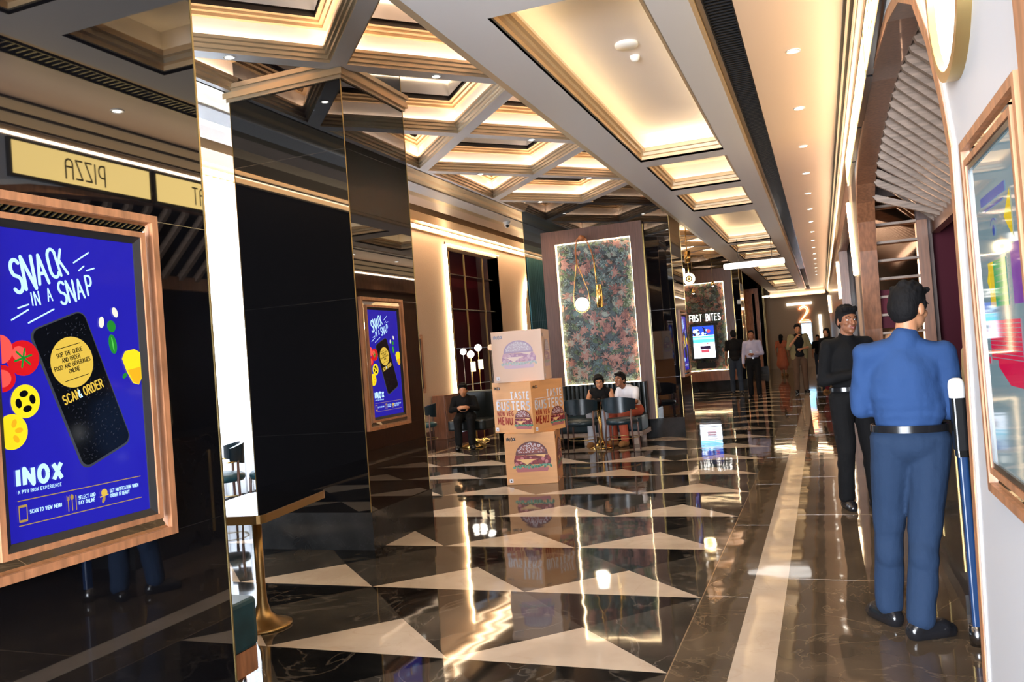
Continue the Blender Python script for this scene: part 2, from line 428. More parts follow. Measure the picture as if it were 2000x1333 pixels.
# corridor coffers
COR = [(0, 0, 'champagne'), (0, .02, 'champagne'), (.015, .02, 'champagne'), (.015, .05, 'gold_paint'), (.04, .055, 'gold_paint'), (.04, .085, 'champagne'), (.062, .09, 'gold_paint'),
       (.062, .125, 'gold_paint'), (.052, .13, 'dark_gap'), (.052, .11, 'dark_gap'), (-.055, .11, 'paint_ivory'), (-.055, .30, 'paint_ivory')]
CY = [(-4.2, -.4), (-.1, 1.8), (2.1, 2.9), (3.2, 3.92), (4.19, 8.27), (8.54, 10.07), (10.42, 11.9), (12.45, 16.4), (16.75, 18.3), (18.65, 20.15), (20.6, 24.6), (24.95, 26.4), (26.8, 28.3), (28.7, 32.6), (33, 35)]
for a, b in CY:
    coffer([(-1.595, a), (-.765, a), (-.765, b), (-1.595, b)], COR, ZC, trim(), .30, 'paint_ivory', -.03, .112, 'lemon_led')
c = MB(); T = ZC + .5
def slab(a, b, m, z0=ZC, y0=-5.2, y1=YE): c.box((a, y0, z0), (b, y1, T), m)
slab(-1.9, -1.655, 'paint_grey'); slab(-.705, -.545, 'paint_grey')
c.box((-1.655, -5.2, ZC), (-1.595, YE, ZC + .105), 'paint_grey'); c.box((-.765, -5.2, ZC), (-.705, YE, ZC + .105), 'paint_grey')
ends = [-5.2] + [v for p in CY for v in p] + [36.3]
for i in range(0, len(ends), 2): 
    c.box((-1.595, ends[i], ZC), (-.765, ends[i + 1], ZC + .105), 'paint_grey')
    c.box((-1.655, ends[i] + (.06 if i else 0), ZC + .105), (-.705, ends[i + 1] - (.06 if ends[i + 1] < 36 else 0), T), 'paint_grey')
c.box((-1.95, -5.2, ZC), (-1.9, YE, ZC + .035), 'champagne'); c.box((-1.96, -5.2, ZC + .035), (-1.9, YE, 4.75), 'champagne')
c.box((-.545, -5.2, ZC + .0), (-.52, YE, ZC + .05), 'gold_paint'); c.box((-.52, -5.2, ZC + .03), (-.49, YE, ZC + .1), 'champagne')
c.build('ceiling', kind='structure')
c = MB(); slab(-.323, .258, 'paint_pink'); c.build('ceiling_right', kind='structure')
c = MB(); c.box((-1.9, 36.3, 3.30), (.3, YE, 3.5), 'paint_pink'); c.build('ceiling_end', kind='structure')
# left bay: stepped soffits and light troughs above the side wall
c = MB()
def soff(a, b, z, m, y0=-5.2, y1=YE): c.box((a, y0, z), (b, y1, z + .3), m)
soff(-4.86, -4.70, ZH + .0, 'champagne'); soff(-5.0, -4.86, ZH + .02, 'gold_paint'); soff(-5.15, -5.0, ZH + .035, 'champagne')
soff(-5.42, -5.15, ZH + .02, 'paint_grey'); soff(-5.62, -5.42, ZH + .05, 'champagne'); soff(-5.97, -5.62, ZH + .07, 'paint_pink')
soff(-6.30, -5.97, ZH + .22, 'dark_gap'); soff(-6.69, -6.30, ZH + .1, 'gold_paint')
soff(-6.90, -6.83, ZH + .1, 'gold_paint'); soff(LW, -7.13, ZH + .1, 'gold_paint'); soff(-6.83, -6.69, ZH + .19, 'gold_paint'); soff(-7.13, -6.9, ZH + .19, 'gold_paint')
o = c.build('ceiling_left', kind='structure')
l = MB()
l.box((-6.80, -5, ZH + .15), (-6.72, 13.2, ZH + .19), 'warm_led'); l.box((-6.83, 13.6, ZH + .15), (-6.75, 39, ZH + .19), 'warm_led')
l.box((-7.08, -5, ZH + .15), (-6.95, 39, ZH + .19), 'warm_led'); l.build('light_strip', parent=o)
# lid over everything
c = MB(); c.box((LW - .3, -5.4, 4.76), (3.0, YE + .2, 4.86), 'dark_gap'); c.build('ceiling_void', kind='structure')

# ------------------------------------------------------------------ left wall with windows
WIN = [(6.9, 10.3)]
c = MB()
def wl(y0, y1, z0, z1, m='wall_beige', d=.25): c.box((LW - d, y0, z0), (LW, y1, z1), m)
wl(-5.2, 6.9, 0, 4.3, 'wall_dark'); wl(6.9, 10.3, 3.95, 4.3); wl(10.3, 15.44, 0, 4.3)
wl(15.44, 18.3, 3.9, 4.3); wl(18.3, 20.3, 0, 4.3); wl(20.3, 22.6, 3.3, 4.3); wl(22.6, YE, 0, 4.3)
for y in (11.5, 12.7, 24, 26, 28): c.box((LW, y, .1), (LW + .006, y + .01, 4.05), 'dark_gap')
c.build('wall_left', kind='structure')
for i, (a, b) in enumerate(WIN):
    f = MB()
    f.box((LW - .2, a, 0), (LW - .12, a + .07, 3.95), 'black_satin'); f.box((LW - .2, b - .07, 0), (LW - .12, b, 3.95), 'black_satin'); f.box((LW - .2, (a + b) / 2 - .03, 0), (LW - .12, (a + b) / 2 + .03, 3.95), 'black_satin')
    f.box((LW - .2, a, 2.7), (LW - .12, b, 2.76), 'black_satin'); f.box((LW - .2, a, 0), (LW - .12, b, .08), 'black_satin')
    f.build('window_%d' % (i + 1), kind='structure')
def drape(y0, y1, x, z0, z1, n, amp, m, name, label, group=None):
    d = MB(); N = n * 6; A = []; B = []
    for k in range(N + 1):
        y = y0 + (y1 - y0) * k / N; xx = x + amp * math.sin(2 * PI * k / 6 + .4 * math.sin(k)) ; A.append((xx, y, z0)); B.append((xx, y, z1))
    d.ring(A, B, m, closed=False, smooth=True)
    o = d.build(name); md = o.modifiers.new('s', 'SOLIDIFY'); md.thickness = .003
    tag(o, label, 'curtain', group); return o
drape(6.95, 10.25, LW + .16, .02, 4.05, 26, .04, 'sheer', 'sheer_curtain', 'sheer white curtain glowing with daylight behind the black chairs')
drape(4.5, 5.5, LW + .2, .02, 4.05, 8, .05, 'curtain_teal', 'drape', 'teal drape on the left wall nearest the camera')
drape(5.6, 6.7, LW + .2, .02, 4.05, 8, .05, 'curtain_teal', 'drape', 'teal drape beside the glowing sheer curtain')
# alcove (dark mirror and maroon back, gold glazing bars)
a = MB(); a.box((LW - .6, 15.44, 0), (LW - .55, 18.3, 4), 'maroon'); a.box((LW - .6, 15.38, 0), (LW, 15.44, 4), 'wood_walnut'); a.box((LW - .6, 18.3, 0), (LW, 18.36, 4), 'wood_walnut')
a.box((LW - .55, 15.44, 0), (LW - .53, 16.6, 3.9), 'black_glass'); a.build('wall_alcove', kind='structure')
t = thing('wall_shelf_unit', (LW - .3, 16.8, 0), 'tall recess of thin metal bars and shelves in the maroon wall niche', 'shelf unit')
m = MB()
for y in (15.75, 16.55, 17.6): m.box((LW - .12, y - .015, .1), (LW - .09, y + .015, 3.85), 'brass_matt')
m.build('upright', t); m = MB()
for z in (.95, 1.75, 2.6, 3.35): m.box((LW - .4, 15.5, z), (LW - .09, 18.25, z + .02), 'steel_dark')
m.build('shelf', t)
def led_line(pts, r, m, label, group=None):
    d = MB(); d.tube(pts, r, m, n=6); return tag(d.build('light_strip'), label, 'light', group)
led_line([(LW + .05, 15.33, .1), (LW + .05, 15.33, 3.93)], .022, 'warm_led_strong', 'warm vertical light line at the near edge of the maroon niche')
led_line([(LW + .05, 15.4, 3.95), (LW + .05, 18.3, 3.95)], .012, 'warm_led', 'warm light line along the top of the maroon niche')
led_line([(LW + .05, 20.2, .3), (LW + .05, 19.95, 1.2), (LW + .05, 19.85, 2.0), (LW + .05, 19.9, 2.8), (LW + .05, 20.15, 3.4), (LW + .05, 20.9, 3.9)], .03, 'warm_led_strong', 'curved warm light line around the arched wall opening')
a = MB(); a.box((LW - .7, 20.3, 0), (LW - .6, 22.6, 3.4), 'wood_red'); a.build('wall_arch_back', kind='structure')
a = MB(); a.box((LW, 10.3, 0), (LW + .03, 15.3, .18), 'wood_walnut'); a.box((LW, 18.4, 0), (LW + .03, 20, .18), 'wood_walnut'); a.build('baseboard_left', kind='structure')
# back and end walls
c = MB(); c.box((LW, -5.4, 0), (-3.0, -5.2, 4.7), 'wall_dark'); c.box((.6, -5.4, 0), (2.6, -5.2, 4.7), 'wall_dark'); c.box((-3.0, -5.4, 3.35), (.6, -5.2, 4.7), 'wall_dark')
c.build('wall_back', kind='structure')
c = MB(); c.box((LW, YE, 0), (1.4, YE + .2, 4.7), 'wall_end'); c.box((-7.2, YE - .5, 0), (-2.55, YE, 4), 'black_matt'); c.build('wall_end', kind='structure')
c = MB(); c.box((-1.95, 36.2, 3.14), (.25, 36.35, 3.38), 'paint_pink'); c.box((-2.3, 36.15, 3.19), (.2, 36.2, 3.26), 'warm_led'); c.build(trim(), kind='structure')

# ------------------------------------------------------------------ right wall with the arched counter opening
ARC = [(2.76, 0), (2.74, .47), (2.64, 1.1), (2.575, 1.55), (2.547, 1.97), (2.637, 2.14), (2.80, 2.36), (3.05, 2.58), (3.42, 2.73), (3.88, 2.82), (4.45, 2.87), (5.13, 2.92), (5.7, 2.91),
       (6.19, 2.88), (6.7, 2.85), (7.1, 2.80), (7.45, 2.72), (7.7, 2.6), (7.84, 2.45), (7.93, 2.2), (8.0, 1.9), (8.1, 1.5), (8.22, .8), (8.28, 0)]
c = MB()
xa, xb = RW, RW + .14
near = ARC[:5]; mid = ARC[4:18]; far = ARC[17:]
for x in (xa, xb):
    for i in range(len(near) - 1):
        (y0, z0), (y1, z1) = near[i], near[i + 1]; c.quad([(x, -5.2, z0), (x, y0, z0), (x, y1, z1), (x, -5.2, z1)], 'wall_white')
    c.quad([(x, -5.2, 1.97), (x, 2.547, 1.97), (x, 2.547, ZC), (x, -5.2, ZC)], 'wall_white')
    for i in range(len(mid) - 1):
        (y0, z0), (y1, z1) = mid[i], mid[i + 1]; c.quad([(x, y0, z0), (x, y1, z1), (x, y1, ZC), (x, y0, ZC)], 'wall_white')
    for i in range(len(far) - 1):
        (y0, z0), (y1, z1) = far[i], far[i + 1]; c.quad([(x, y0, z0), (x, 8.6, z0), (x, 8.6, z1), (x, y1, z1)], 'wood_walnut')
    c.quad([(x, 7.7, 2.6), (x, 8.6, 2.6), (x, 8.6, ZC), (x, 7.7, ZC)], 'wood_walnut')
c.ring([(xa, y, z) for y, z in ARC], [(xb, y, z) for y, z in ARC], 'wood_red', closed=False)
c.box((RW, 8.6, 0), (RW + .14, 9.4, ZC), 'wall_beige')
c.box((RW + .25, 9.4, 0), (RW + .4, 17, ZC), 'wood_red'); c.box((RW, 15.4, 0), (RW + .14, 16.6, ZC), 'wood_red'); c.box((RW, 16.6, 0), (RW + .3, YE, ZC), 'wood_red')
c.box((RW, 9.4, 2.9), (RW + .14, 15.4, ZC), 'wood_light')
c.build('wall_right', kind='structure')
def off_arc(d):
    out = []
    for i, (y, z) in enumerate(ARC):
        a_ = V(ARC[max(i - 1, 0)]); b_ = V(ARC[min(i + 1, len(ARC) - 1)]); t_ = (b_ - a_).normalized(); n_ = V((-t_.y, t_.x))
        out.append((y + n_.x * d, z + n_.y * d))
    return out
def arch_band(d0, d1, x, m, mm, depth=.0):
    A = off_arc(d0); B = off_arc(d1)
    mm.ring([(x, y, z) for y, z in A], [(x, y, z) for y, z in B], m, closed=False)
    mm.ring([(x, y, z) for y, z in B], [(RW, y, z) for y, z in B], m, closed=False)
    mm.ring([(x, y, z) for y, z in A], [(RW, y, z) for y, z in A], m, closed=False)
c = MB(); arch_band(0, .05, RW - .006, 'wood_light', c); arch_band(.05, .085, RW - .004, 'wall_white_gloss', c); c.build(trim(), kind='structure')
# cornice on the right: two lit gold steps
c = MB(); y0, y1 = -5.2, 36.2
mat('cornice_glow', (.75, .52, .28), .4, emis=.35, ecol=(1, .72, .40))
c.box((.258, y0, ZC - .012), (.37, y1, ZC + .02), 'dark_gap')
c.box((.275, y0, ZC - .075), (.37, y1, ZC - .012), 'cornice_glow'); c.box((.283, y0, ZC - .09), (.37, y1, ZC - .075), 'dark_gap')
c.box((.300, y0, ZC - .155), (.37, y1, ZC - .09), 'cornice_glow'); c.box((.308, y0, ZC - .17), (.37, y1, ZC - .155), 'dark_gap')
c.box((.335, y0, ZC - .215), (.37, y1, ZC - .17), 'gold_paint')
c.build(trim(), kind='structure')
# counter interior behind the arch
c = MB(); c.box((1.9, 2.4, 0), (2.0, 9.2, 3.6), 'black_matt'); c.box((.95, 8.9, 0), (2.0, 9.0, 3.6), 'black_matt'); c.box((.51, 2.4, 0), (2.0, 2.5, 3.6), 'black_matt'); c.box((.51, 2.4, 3.3), (2.0, 9, 3.36), 'wood_walnut'); c.box((.51, 8.3, 0), (1.0, 8.4, 3.3), 'wood_walnut'); c.box((.95, 8.4, 0), (1.0, 9, 3.3), 'wood_walnut')
c.box((1.0, 8.5, 0), (1.24, 8.6, 3.3), 'maroon'); c.box((1.24, 8.55, 0), (1.9, 8.6, 3.3), 'black_matt')
c.build('wall_counter_room', kind='structure')

# ------------------------------------------------------------------ clad columns
def column(x0, x1, y0, y1, label, joints=(.975, 2.08, 3.33)):
    t = thing('column', ((x0 + x1) / 2, (y0 + y1) / 2, 0), label, 'column')
    m = MB(); m.box((x0, y0, .31), (x1, y1, 4.72), 'black_glass'); m.build('glass_cladding', t)
    m = MB()
    for z in joints:
        m.box((x0 - .0005, y0 - .0005, z - .0011), (x1 + .0005, y1 + .0005, z + .0011), 'steel_dark')
    m.build('cladding_joint', t)
    m = MB()
    for x in (x0, x1):
        for y in (y0, y1): m.box((x - .003, y - .003, .0), (x + .003, y + .003, 4.7), 'brass_matt')
    m.build('corner_trim', t)
    m = MB(); m.box((x0 - .012, y0 - .012, 0), (x1 + .012, y1 + .012, .31), 'marble_skirting'); m.build('skirting', t)
    return t
column(-3.3, -2.2, .7, 2.535, 'gloss black column nearest the camera carrying the large blue snack poster')
column(-4.70, -3.565, 5.83, 6.9, 'gloss black column behind the high table, blue snack poster on its side')
column(-4.72, -2.2, 13.35, 14.45, 'gloss black column behind the seated couple with a tall floral panel')
column(-4.72, -2.2, 25.2, 26.3, 'gloss black column with the kiosk screen under glowing lettering')
column(-4.72, -2.2, 35.2, 36.0, 'far gloss black column with a wooden frame, near the end wall')
# moulding around the top of the second column
c = MB()
for d, z0, z1, m_ in ((.02, 3.91, 3.94, 'champagne'), (.04, 3.94, 3.99, 'gold_paint'), (.03, 3.99, 4.02, 'champagne'), (.05, 4.02, 4.06, 'champagne')):
    c.box((-4.70 - d, 5.83 - d, z0), (-3.565 + d, 6.9 + d, z1), m_)
c.build(trim(), kind='structure')

# ------------------------------------------------------------------ downlights
ORD = ['nearest', 'second', 'third', 'fourth', 'fifth', 'sixth', 'seventh', 'eighth', 'ninth', 'tenth', 'eleventh', 'twelfth', 'thirteenth', 'fourteenth', 'fifteenth', 'sixteenth', 'seventeenth', 'eighteenth']
def downlight(x, y, z, r, label, group, power=0, src=None, color=(1, .78, .52)):
    if src is None:
        t = thing('downlight', (x, y, z), label, 'light', group)
        m = MB(); m.lathe((x, y, z), [(r, -.004), (r, .002), (r * .78, -.006), (r * .7, .0), (r * .62, .02)], 'plastic_white', 20); m.build('bezel', t)
        m = MB(); m.cyl((x, y, z), r * .6, -.003, .01, 'spot_led', 16); m.build('lens', t)
    else:
        t = copy_tree(src, None, (x, y, z)); t['label'] = label; t['group'] = group
    if power:
        l = bpy.data.lights.new('downlight_beam', 'SPOT'); l.energy = power; l.color = color; l.spot_size = 2.0; l.spot_blend = .8; l.shadow_soft_size = .05
        o = bpy.data.objects.new('downlight_beam', l); COL.objects.link(o); o.location = (x, y, z - .03)
    return t
src = None
for k in range(18):
    y = 2.78 + 1.472 * k
    t = downlight(-.033, y, ZC - .002, .045, 'round recessed downlight, %s from the camera in the corridor row above the walkway' % ORD[k], 'downlights over the walkway', power=34 if k < 6 else (15 if k < 14 else 0), src=src)
    src = src or t
SP = [(-4.145, 5.175), (-2.975, 6.45), (-2.975, 8.95), (-4.145, 10.175), (-2.975, 11.45), (-4.145, 7.675), (-4.145, 12.675), (-2.975, 3.95), (-4.145, 17.675), (-2.975, 16.45), (-2.975, 21.45)]
SL = ['beside the top of the near black column', 'on the diamond beam just past the second column', 'on the diamond beam above the box stack', 'on the diamond beam close to the left soffits', 'nearest the floral panel column',
      'on the diamond beam behind the second column', 'at the left end of the last beam before the floral panel', 'on the diamond beam above the near black column', 'left one beyond the floral panel column', 'right one beyond the floral panel column', 'farthest in the lounge']
for (x, y), s_ in zip(SP, SL):
    downlight(x, y, ZH - .002, .04, 'small ceiling spot %s' % s_, 'spots in the diamond ceiling', power=45, src=src, color=(1, .82, .6))
# speaker and detector in the long coffer
t = MB(); t.lathe((-1.15, 5.78, ZC + .29), [(0, -.012), (.08, -.012), (.085, 0), (.085, .01)], 'plastic_white', 28); tag(t.build('ceiling_speaker'), 'round white ceiling speaker in the long glowing coffer', 'speaker')
t = MB(); t.lathe((-1.15, 6.06, ZC + .29), [(0, -.03), (.02, -.03), (.035, -.01), (.038, .01)], 'plastic_white', 20); tag(t.build('smoke_detector'), 'small white detector beside the round speaker in the long coffer', 'smoke detector')
t = thing('security_camera', (-5.33, 14.2, ZH + .02), 'white dome security camera under the left soffit above the lounge', 'camera')
m = MB(); m.lathe((-5.33, 14.2, ZH + .02), [(0, -.04), (.06, -.04), (.07, 0)], 'plastic_white', 20); m.build('mount', t)
m = MB(); m.ball((-5.33, 14.2, ZH - .05), .05, 'plastic_white'); m.build('housing', t)
m = MB(); m.ball((-5.31, 14.165, ZH - .065), .03, 'black_satin'); m.build('lens', t)
# grille slot
g = MB(); g.box((-.483, -5.2, ZC + .14), (-.3235, 36, ZC + .16), 'black_matt'); g.box((-.483, -5.2, ZC - .0), (-.475, 36, ZC + .14), 'black_satin'); g.box((-.331, -5.2, ZC), (-.3235, 36, ZC + .14), 'black_satin')
for k in range(520):
    y = 1.5 + k * .045
    g.box((-.475, y, ZC + .01), (-.331, y + .012, ZC + .05), 'black_satin')
for k in range(4): g.box((-.45 + k * .032, 1.5, ZC + .05), (-.444 + k * .032, 25, ZC + .07), 'steel_dark')
tag(g.build('air_grille'), 'long black slatted air grille slot running down the corridor ceiling', 'air grille')

# ================================================================== PRINTED AND LIT THINGS
BLUE = lin('#15189a')
emi('pr_blue', lin('#2420a8'), .55); emi('pr_white', lin('#a9cbe8'), .9); emi('pr_yellow', lin('#b99b3c'), .9); emi('pr_black', lin('#0a0c12'), .5); emi('pr_grey', lin('#3a3d48'), .6)
emi('pr_red', lin('#c0151c'), .7); emi('pr_red2', lin('#e25048'), .7); emi('pr_green', lin('#1f7a2a'), .7); emi('pr_green2', lin('#4db04a'), .7); emi('pr_lemon', lin('#d9c21e'), .8); emi('pr_orange', lin('#e59a1c'), .8)
emi('pr_gold', lin('#9c8140'), .7); emi('pr_cream', lin('#d8d4c8'), .7)
def snack_poster(y0, z0, w, h, x, label, src=None):
    """portrait lightbox on a wall facing +x; y0,z0 lower-left outer corner"""
    t = thing('wall_poster', (x, y0 + w / 2, z0), label, 'poster')
    b = .052 * w / .73
    def rim(d0, d1, depth, m, name, depth1=None):
        mm = MB(); A = (y0 + d0, z0 + d0, y0 + w - d0, z0 + h - d0); B = (y0 + d1, z0 + d1, y0 + w - d1, z0 + h - d1)
        P = lambda q, xx: [(xx, q[0], q[1]), (xx, q[2], q[1]), (xx, q[2], q[3]), (xx, q[0], q[3])]
        d2 = depth if depth1 is None else depth1
        mm.ring(P(A, x), P(A, x + depth), m); mm.ring(P(A, x + depth), P(B, x + d2), m); mm.ring(P(B, x + d2), P(B, x), m)
        return mm.build(name, t)
    rim(0, .026, .03, 'wood_light', 'outer_frame'); rim(.026, .066, .012, 'mirror', 'mirror_border', .02); rim(.066, .084, .034, 'wood_light', 'inner_frame'); rim(.084, .106, .028, 'black_matt', 'bezel', .018)
    # screen with the printed advert; artwork measured on a .516 x .925 sheet
    sw, sh = w - .212, h - .212
    S = Print(frame_M((x + .014, y0 + .106, z0 + .106), (0, 1, 0), (0, 0, 1)))
    k = sw / .516; S.M = S.M @ Matrix.Diagonal((k, sh / .925, 1, 1))
    S.rect(0, 0, .516, .925, 'pr_blue'); S.up(.0006)
    O = lambda y, z: (y - 1.664, z - 1.066)
    def T(txt, y, z, hh, m, wd=.15, sx=1, gap=.22, rot=0, it=0): u = O(y, z); S.text(txt, u[0], u[1], hh, m, wd, sx, gap, rot, it)
    # slogan
    for ch, y, z, hh, r in (('S', 1.728, 1.797, .098, .14), ('N', 1.766, 1.810, .098, .14), ('A', 1.812, 1.828, .088, .2), ('C', 1.855, 1.850, .088, .2), ('K', 1.889, 1.860, .078, .3)):
        T(ch, y, z, hh, 'pr_white', .115, .62, rot=r)
    for ch, y, z, hh, r in (('I', 1.784, 1.762, .038, .12), ('N', 1.795, 1.763, .040, .14), ('A', 1.838, 1.777, .038, .18), ('S', 1.882, 1.768, .070, .14), ('N', 1.913, 1.777, .066, .16), ('A', 1.948, 1.789, .060, .2), ('P', 1.985, 1.802, .062, .16)):
        T(ch, y, z, hh, 'pr_white', .12, .66, rot=r)
    for a, b_ in (((1.937, 1.904), (1.996, 1.942)), ((1.955, 1.88), (1.975, 1.896)), ((1.984, 1.882), (2.014, 1.892)), ((1.735, 1.752), (1.77, 1.764)), ((1.712, 1.716), (1.768, 1.748)), ((1.766, 1.708), (1.855, 1.752))):
        S.line([O(*a), O(*b_)], .0048, 'pr_white')
    # phone
    ang = math.atan2(1.249 - 1.675, 1.929 - 1.774) + PI / 2
    pc = O(1.944, 1.498); S.rrect((pc[0] - .002, pc[1] - .002), .212, .475, .032, 'pr_grey', ang); S.up(); S.rrect(pc, .2, .463, .028, 'pr_black', ang); S.up()
    rnd = random.Random(3)
    for _ in range(260):
        a, b_ = rnd.uniform(-.09, .09), rnd.uniform(-.22, .22)
        q = (pc[0] + a * math.cos(ang) - b_ * math.sin(ang), pc[1] + a * math.sin(ang) + b_ * math.cos(ang)); t_ = rnd.uniform(0, 3)
        S.line([q, (q[0] + .006 * math.cos(t_), q[1] + .006 * math.sin(t_))], .0012, 'pr_grey', False)
    S.up()
    c0 = O(1.908, 1.585); S.disc(c0, .078, 'pr_yellow', 40, .081); S.up()
    tl = .24
    for i, (tx, hh) in enumerate((('SKIP THE QUEUE', .0125), ('AND ORDER', .0125), ('FOOD AND BEVERAGES', .0125), ('ONLINE', .0125))):
        yy = .03 - i * .019
        S.text(tx, c0[0] - yy * math.sin(tl), c0[1] + yy * math.cos(tl) - .004, hh, 'pr_black', .17, .8, .2, tl, 0, .5)
    for yy in (.052, -.052): S.line([(c0[0] - .045 * math.cos(tl) - yy * math.sin(tl), c0[1] - .045 * math.sin(tl) + yy * math.cos(tl)), (c0[0] + .045 * math.cos(tl) - yy * math.sin(tl), c0[1] + .045 * math.sin(tl) + yy * math.cos(tl))], .0022, 'pr_black')
    S.text('SCAN', *O(1.872, 1.452), .028, 'pr_yellow', .17, .72, .2, .33); S.text('&', *O(1.926, 1.470), .024, 'pr_white', .15, .8, .2, .33); S.text('ORDER', *O(1.948, 1.476), .028, 'pr_yellow', .17, .72, .2, .33)
    # vegetables
    u = O(1.740, 1.603); S.disc(u, .053, 'pr_red'); S.up(); S.disc((u[0] - .012, u[1] + .014), .022, 'pr_red2'); S.up()
    for a in range(6): S.line([u, (u[0] + .028 * math.cos(a * 1.05 + .3), u[1] + .028 * math.sin(a * 1.05 + .3))], .006, 'pr_green')
    S.up()
    u = O(1.672, 1.63); S.poly([(max(.0005, u[0] + .036 * math.cos(a)), u[1] + .042 * math.sin(a)) for a in [PI * k_ / 12 - PI / 2 for k_ in range(13)]], 'pr_red2')
    u = O(1.668, 1.545); S.poly([(max(.0005, u[0] + .044 * math.cos(a)), u[1] + .04 * math.sin(a)) for a in [PI * k_ / 12 - PI / 2 for k_ in range(13)]], 'pr_red'); S.up()
    S.poly([(max(.001, u[0] + .03 * math.cos(a)), u[1] + .026 * math.sin(a)) for a in [PI * k_ / 12 - PI / 2 for k_ in range(13)]], 'pr_red2')
    u = O(1.738, 1.474); S.disc(u, .047, 'pr_lemon', 30, .05); S.up()
    for a in range(4):
        cc = (u[0] + .023 * math.cos(a * PI / 2 + .2), u[1] + .023 * math.sin(a * PI / 2 + .2)); S.disc(cc, .0145, 'pr_black', 16, .01, a * PI / 2 + .2 + PI / 2)
    u = O(1.689, 1.388); S.poly([(max(.0005, u[0] + .05 * math.cos(a)), u[1] + .052 * math.sin(a)) for a in [2 * PI * k_ / 28 for k_ in range(28)]], 'pr_lemon'); S.up()
    for a in (-1, .1, 1.2): S.disc((u[0] + .022 * math.cos(a), u[1] + .026 * math.sin(a)), .013, 'pr_orange', 14, .008, a)
    u = O(2.135, 1.56); S.poly([(u[0] - .035, u[1] + .03), (u[0] - .02, u[1] + .055), (u[0] + .02, u[1] + .062), (.515, u[1] + .05), (.515, u[1] - .04), (u[0] + .03, u[1] - .062), (u[0] + .005, u[1] - .055), (u[0] - .018, u[1] - .015)], 'pr_lemon'); S.up()
    S.poly([(u[0] - .015, u[1] - .01), (.513, u[1] + .0), (.513, u[1] - .038), (u[0] + .03, u[1] - .06), (u[0] + .008, u[1] - .052)], 'pr_orange'); S.disc((u[0] - .028, u[1] - .028), .012, 'pr_green', 12, .007, .8)
    S.disc(O(2.065, 1.700), .017, 'pr_green', 16, .02, .2); S.disc(O(2.066, 1.64), .016, 'pr_green', 18, .033, .15); S.up(); S.disc(O(2.066, 1.64), .003, 'pr_green2', 10, .026, .15)
    S.disc(O(2.026, 1.713), .011, 'pr_cream', 14, .019, -.15); S.disc(O(2.083, 1.747), .011, 'pr_cream', 14, .018, .35)
    # brand line and instructions
    S.text('INOX', *O(1.697, 1.229), .047, 'pr_white', .3, 1.05, .42, 0, roundcap=False); S.text('A PVR INOX EXPERIENCE', *O(1.695, 1.2055), .0095, 'pr_white', .16, .95, .33)
    for z in (1.185, 1.1125): S.line([O(1.693, z), O(2.144, z)], .0026, 'pr_gold')
    u = O(1.707, 1.147); S.rrect(u, .028, .05, .004, 'pr_gold'); S.up(); S.rrect(u, .022, .036, .001, 'pr_blue')
    S.text('SCAN TO VIEW MENU', *O(1.729, 1.143), .0105, 'pr_white', .18, .78, .22)
    for dx, kind in ((-.014, 0), (0, 1), (.014, 2)):
        u = O(1.872 + dx, 1.147); S.line([(u[0], u[1] - .024), (u[0], u[1] + .02)], .003, 'pr_gold')
        if kind == 1: S.disc((u[0], u[1] + .017), .006, 'pr_gold', 12, .009)
        if kind == 0: S.line([(u[0] - .004, u[1] + .024), (u[0] - .004, u[1] + .01), (u[0] + .004, u[1] + .01), (u[0] + .004, u[1] + .024)], .002, 'pr_gold')
    S.text('SELECT AND', *O(1.896, 1.152), .0105, 'pr_white', .18, .78, .22); S.text('PAY ONLINE', *O(1.896, 1.136), .0105, 'pr_white', .18, .78, .22)
    u = O(1.993, 1.148); S.disc((u[0], u[1] + .008), .012, 'pr_yellow', 18, .012); S.line([(u[0] - .016, u[1] - .004), (u[0] + .014, u[1] + .0)], .004, 'pr_yellow'); S.disc((u[0] - .004, u[1] - .014), .006, 'pr_gold', 10, .012, -.4)
    S.text('GET NOTIFICATION WHEN', *O(2.016, 1.152), .0105, 'pr_white', .18, .72, .2); S.text('ORDER IS READY', *O(2.016, 1.136), .0105, 'pr_white', .18, .72, .2)
    S.build('screen', t)
    # centre of the mirror border: crossed leading at the bottom
    return t
p1 = snack_poster(1.536, .97, .724, 1.122, -2.2, 'largest blue snack poster, nearest the camera at the left edge')
def poster_at(x, yc, z0, label, sy=1.0):
    t = copy_tree(p1, None, (x, yc, z0)); t['label'] = label; t.scale = (1, sy, 1); return t
poster_at(-3.565, 6.215, .97, 'blue snack poster on the side of the second black column')
poster_at(LW, 13.66, .93, 'small far blue snack poster on the beige wall, half hidden by the column')
poster_at(-2.2, 13.95, .945, 'narrow-looking blue poster on the side of the floral panel column')

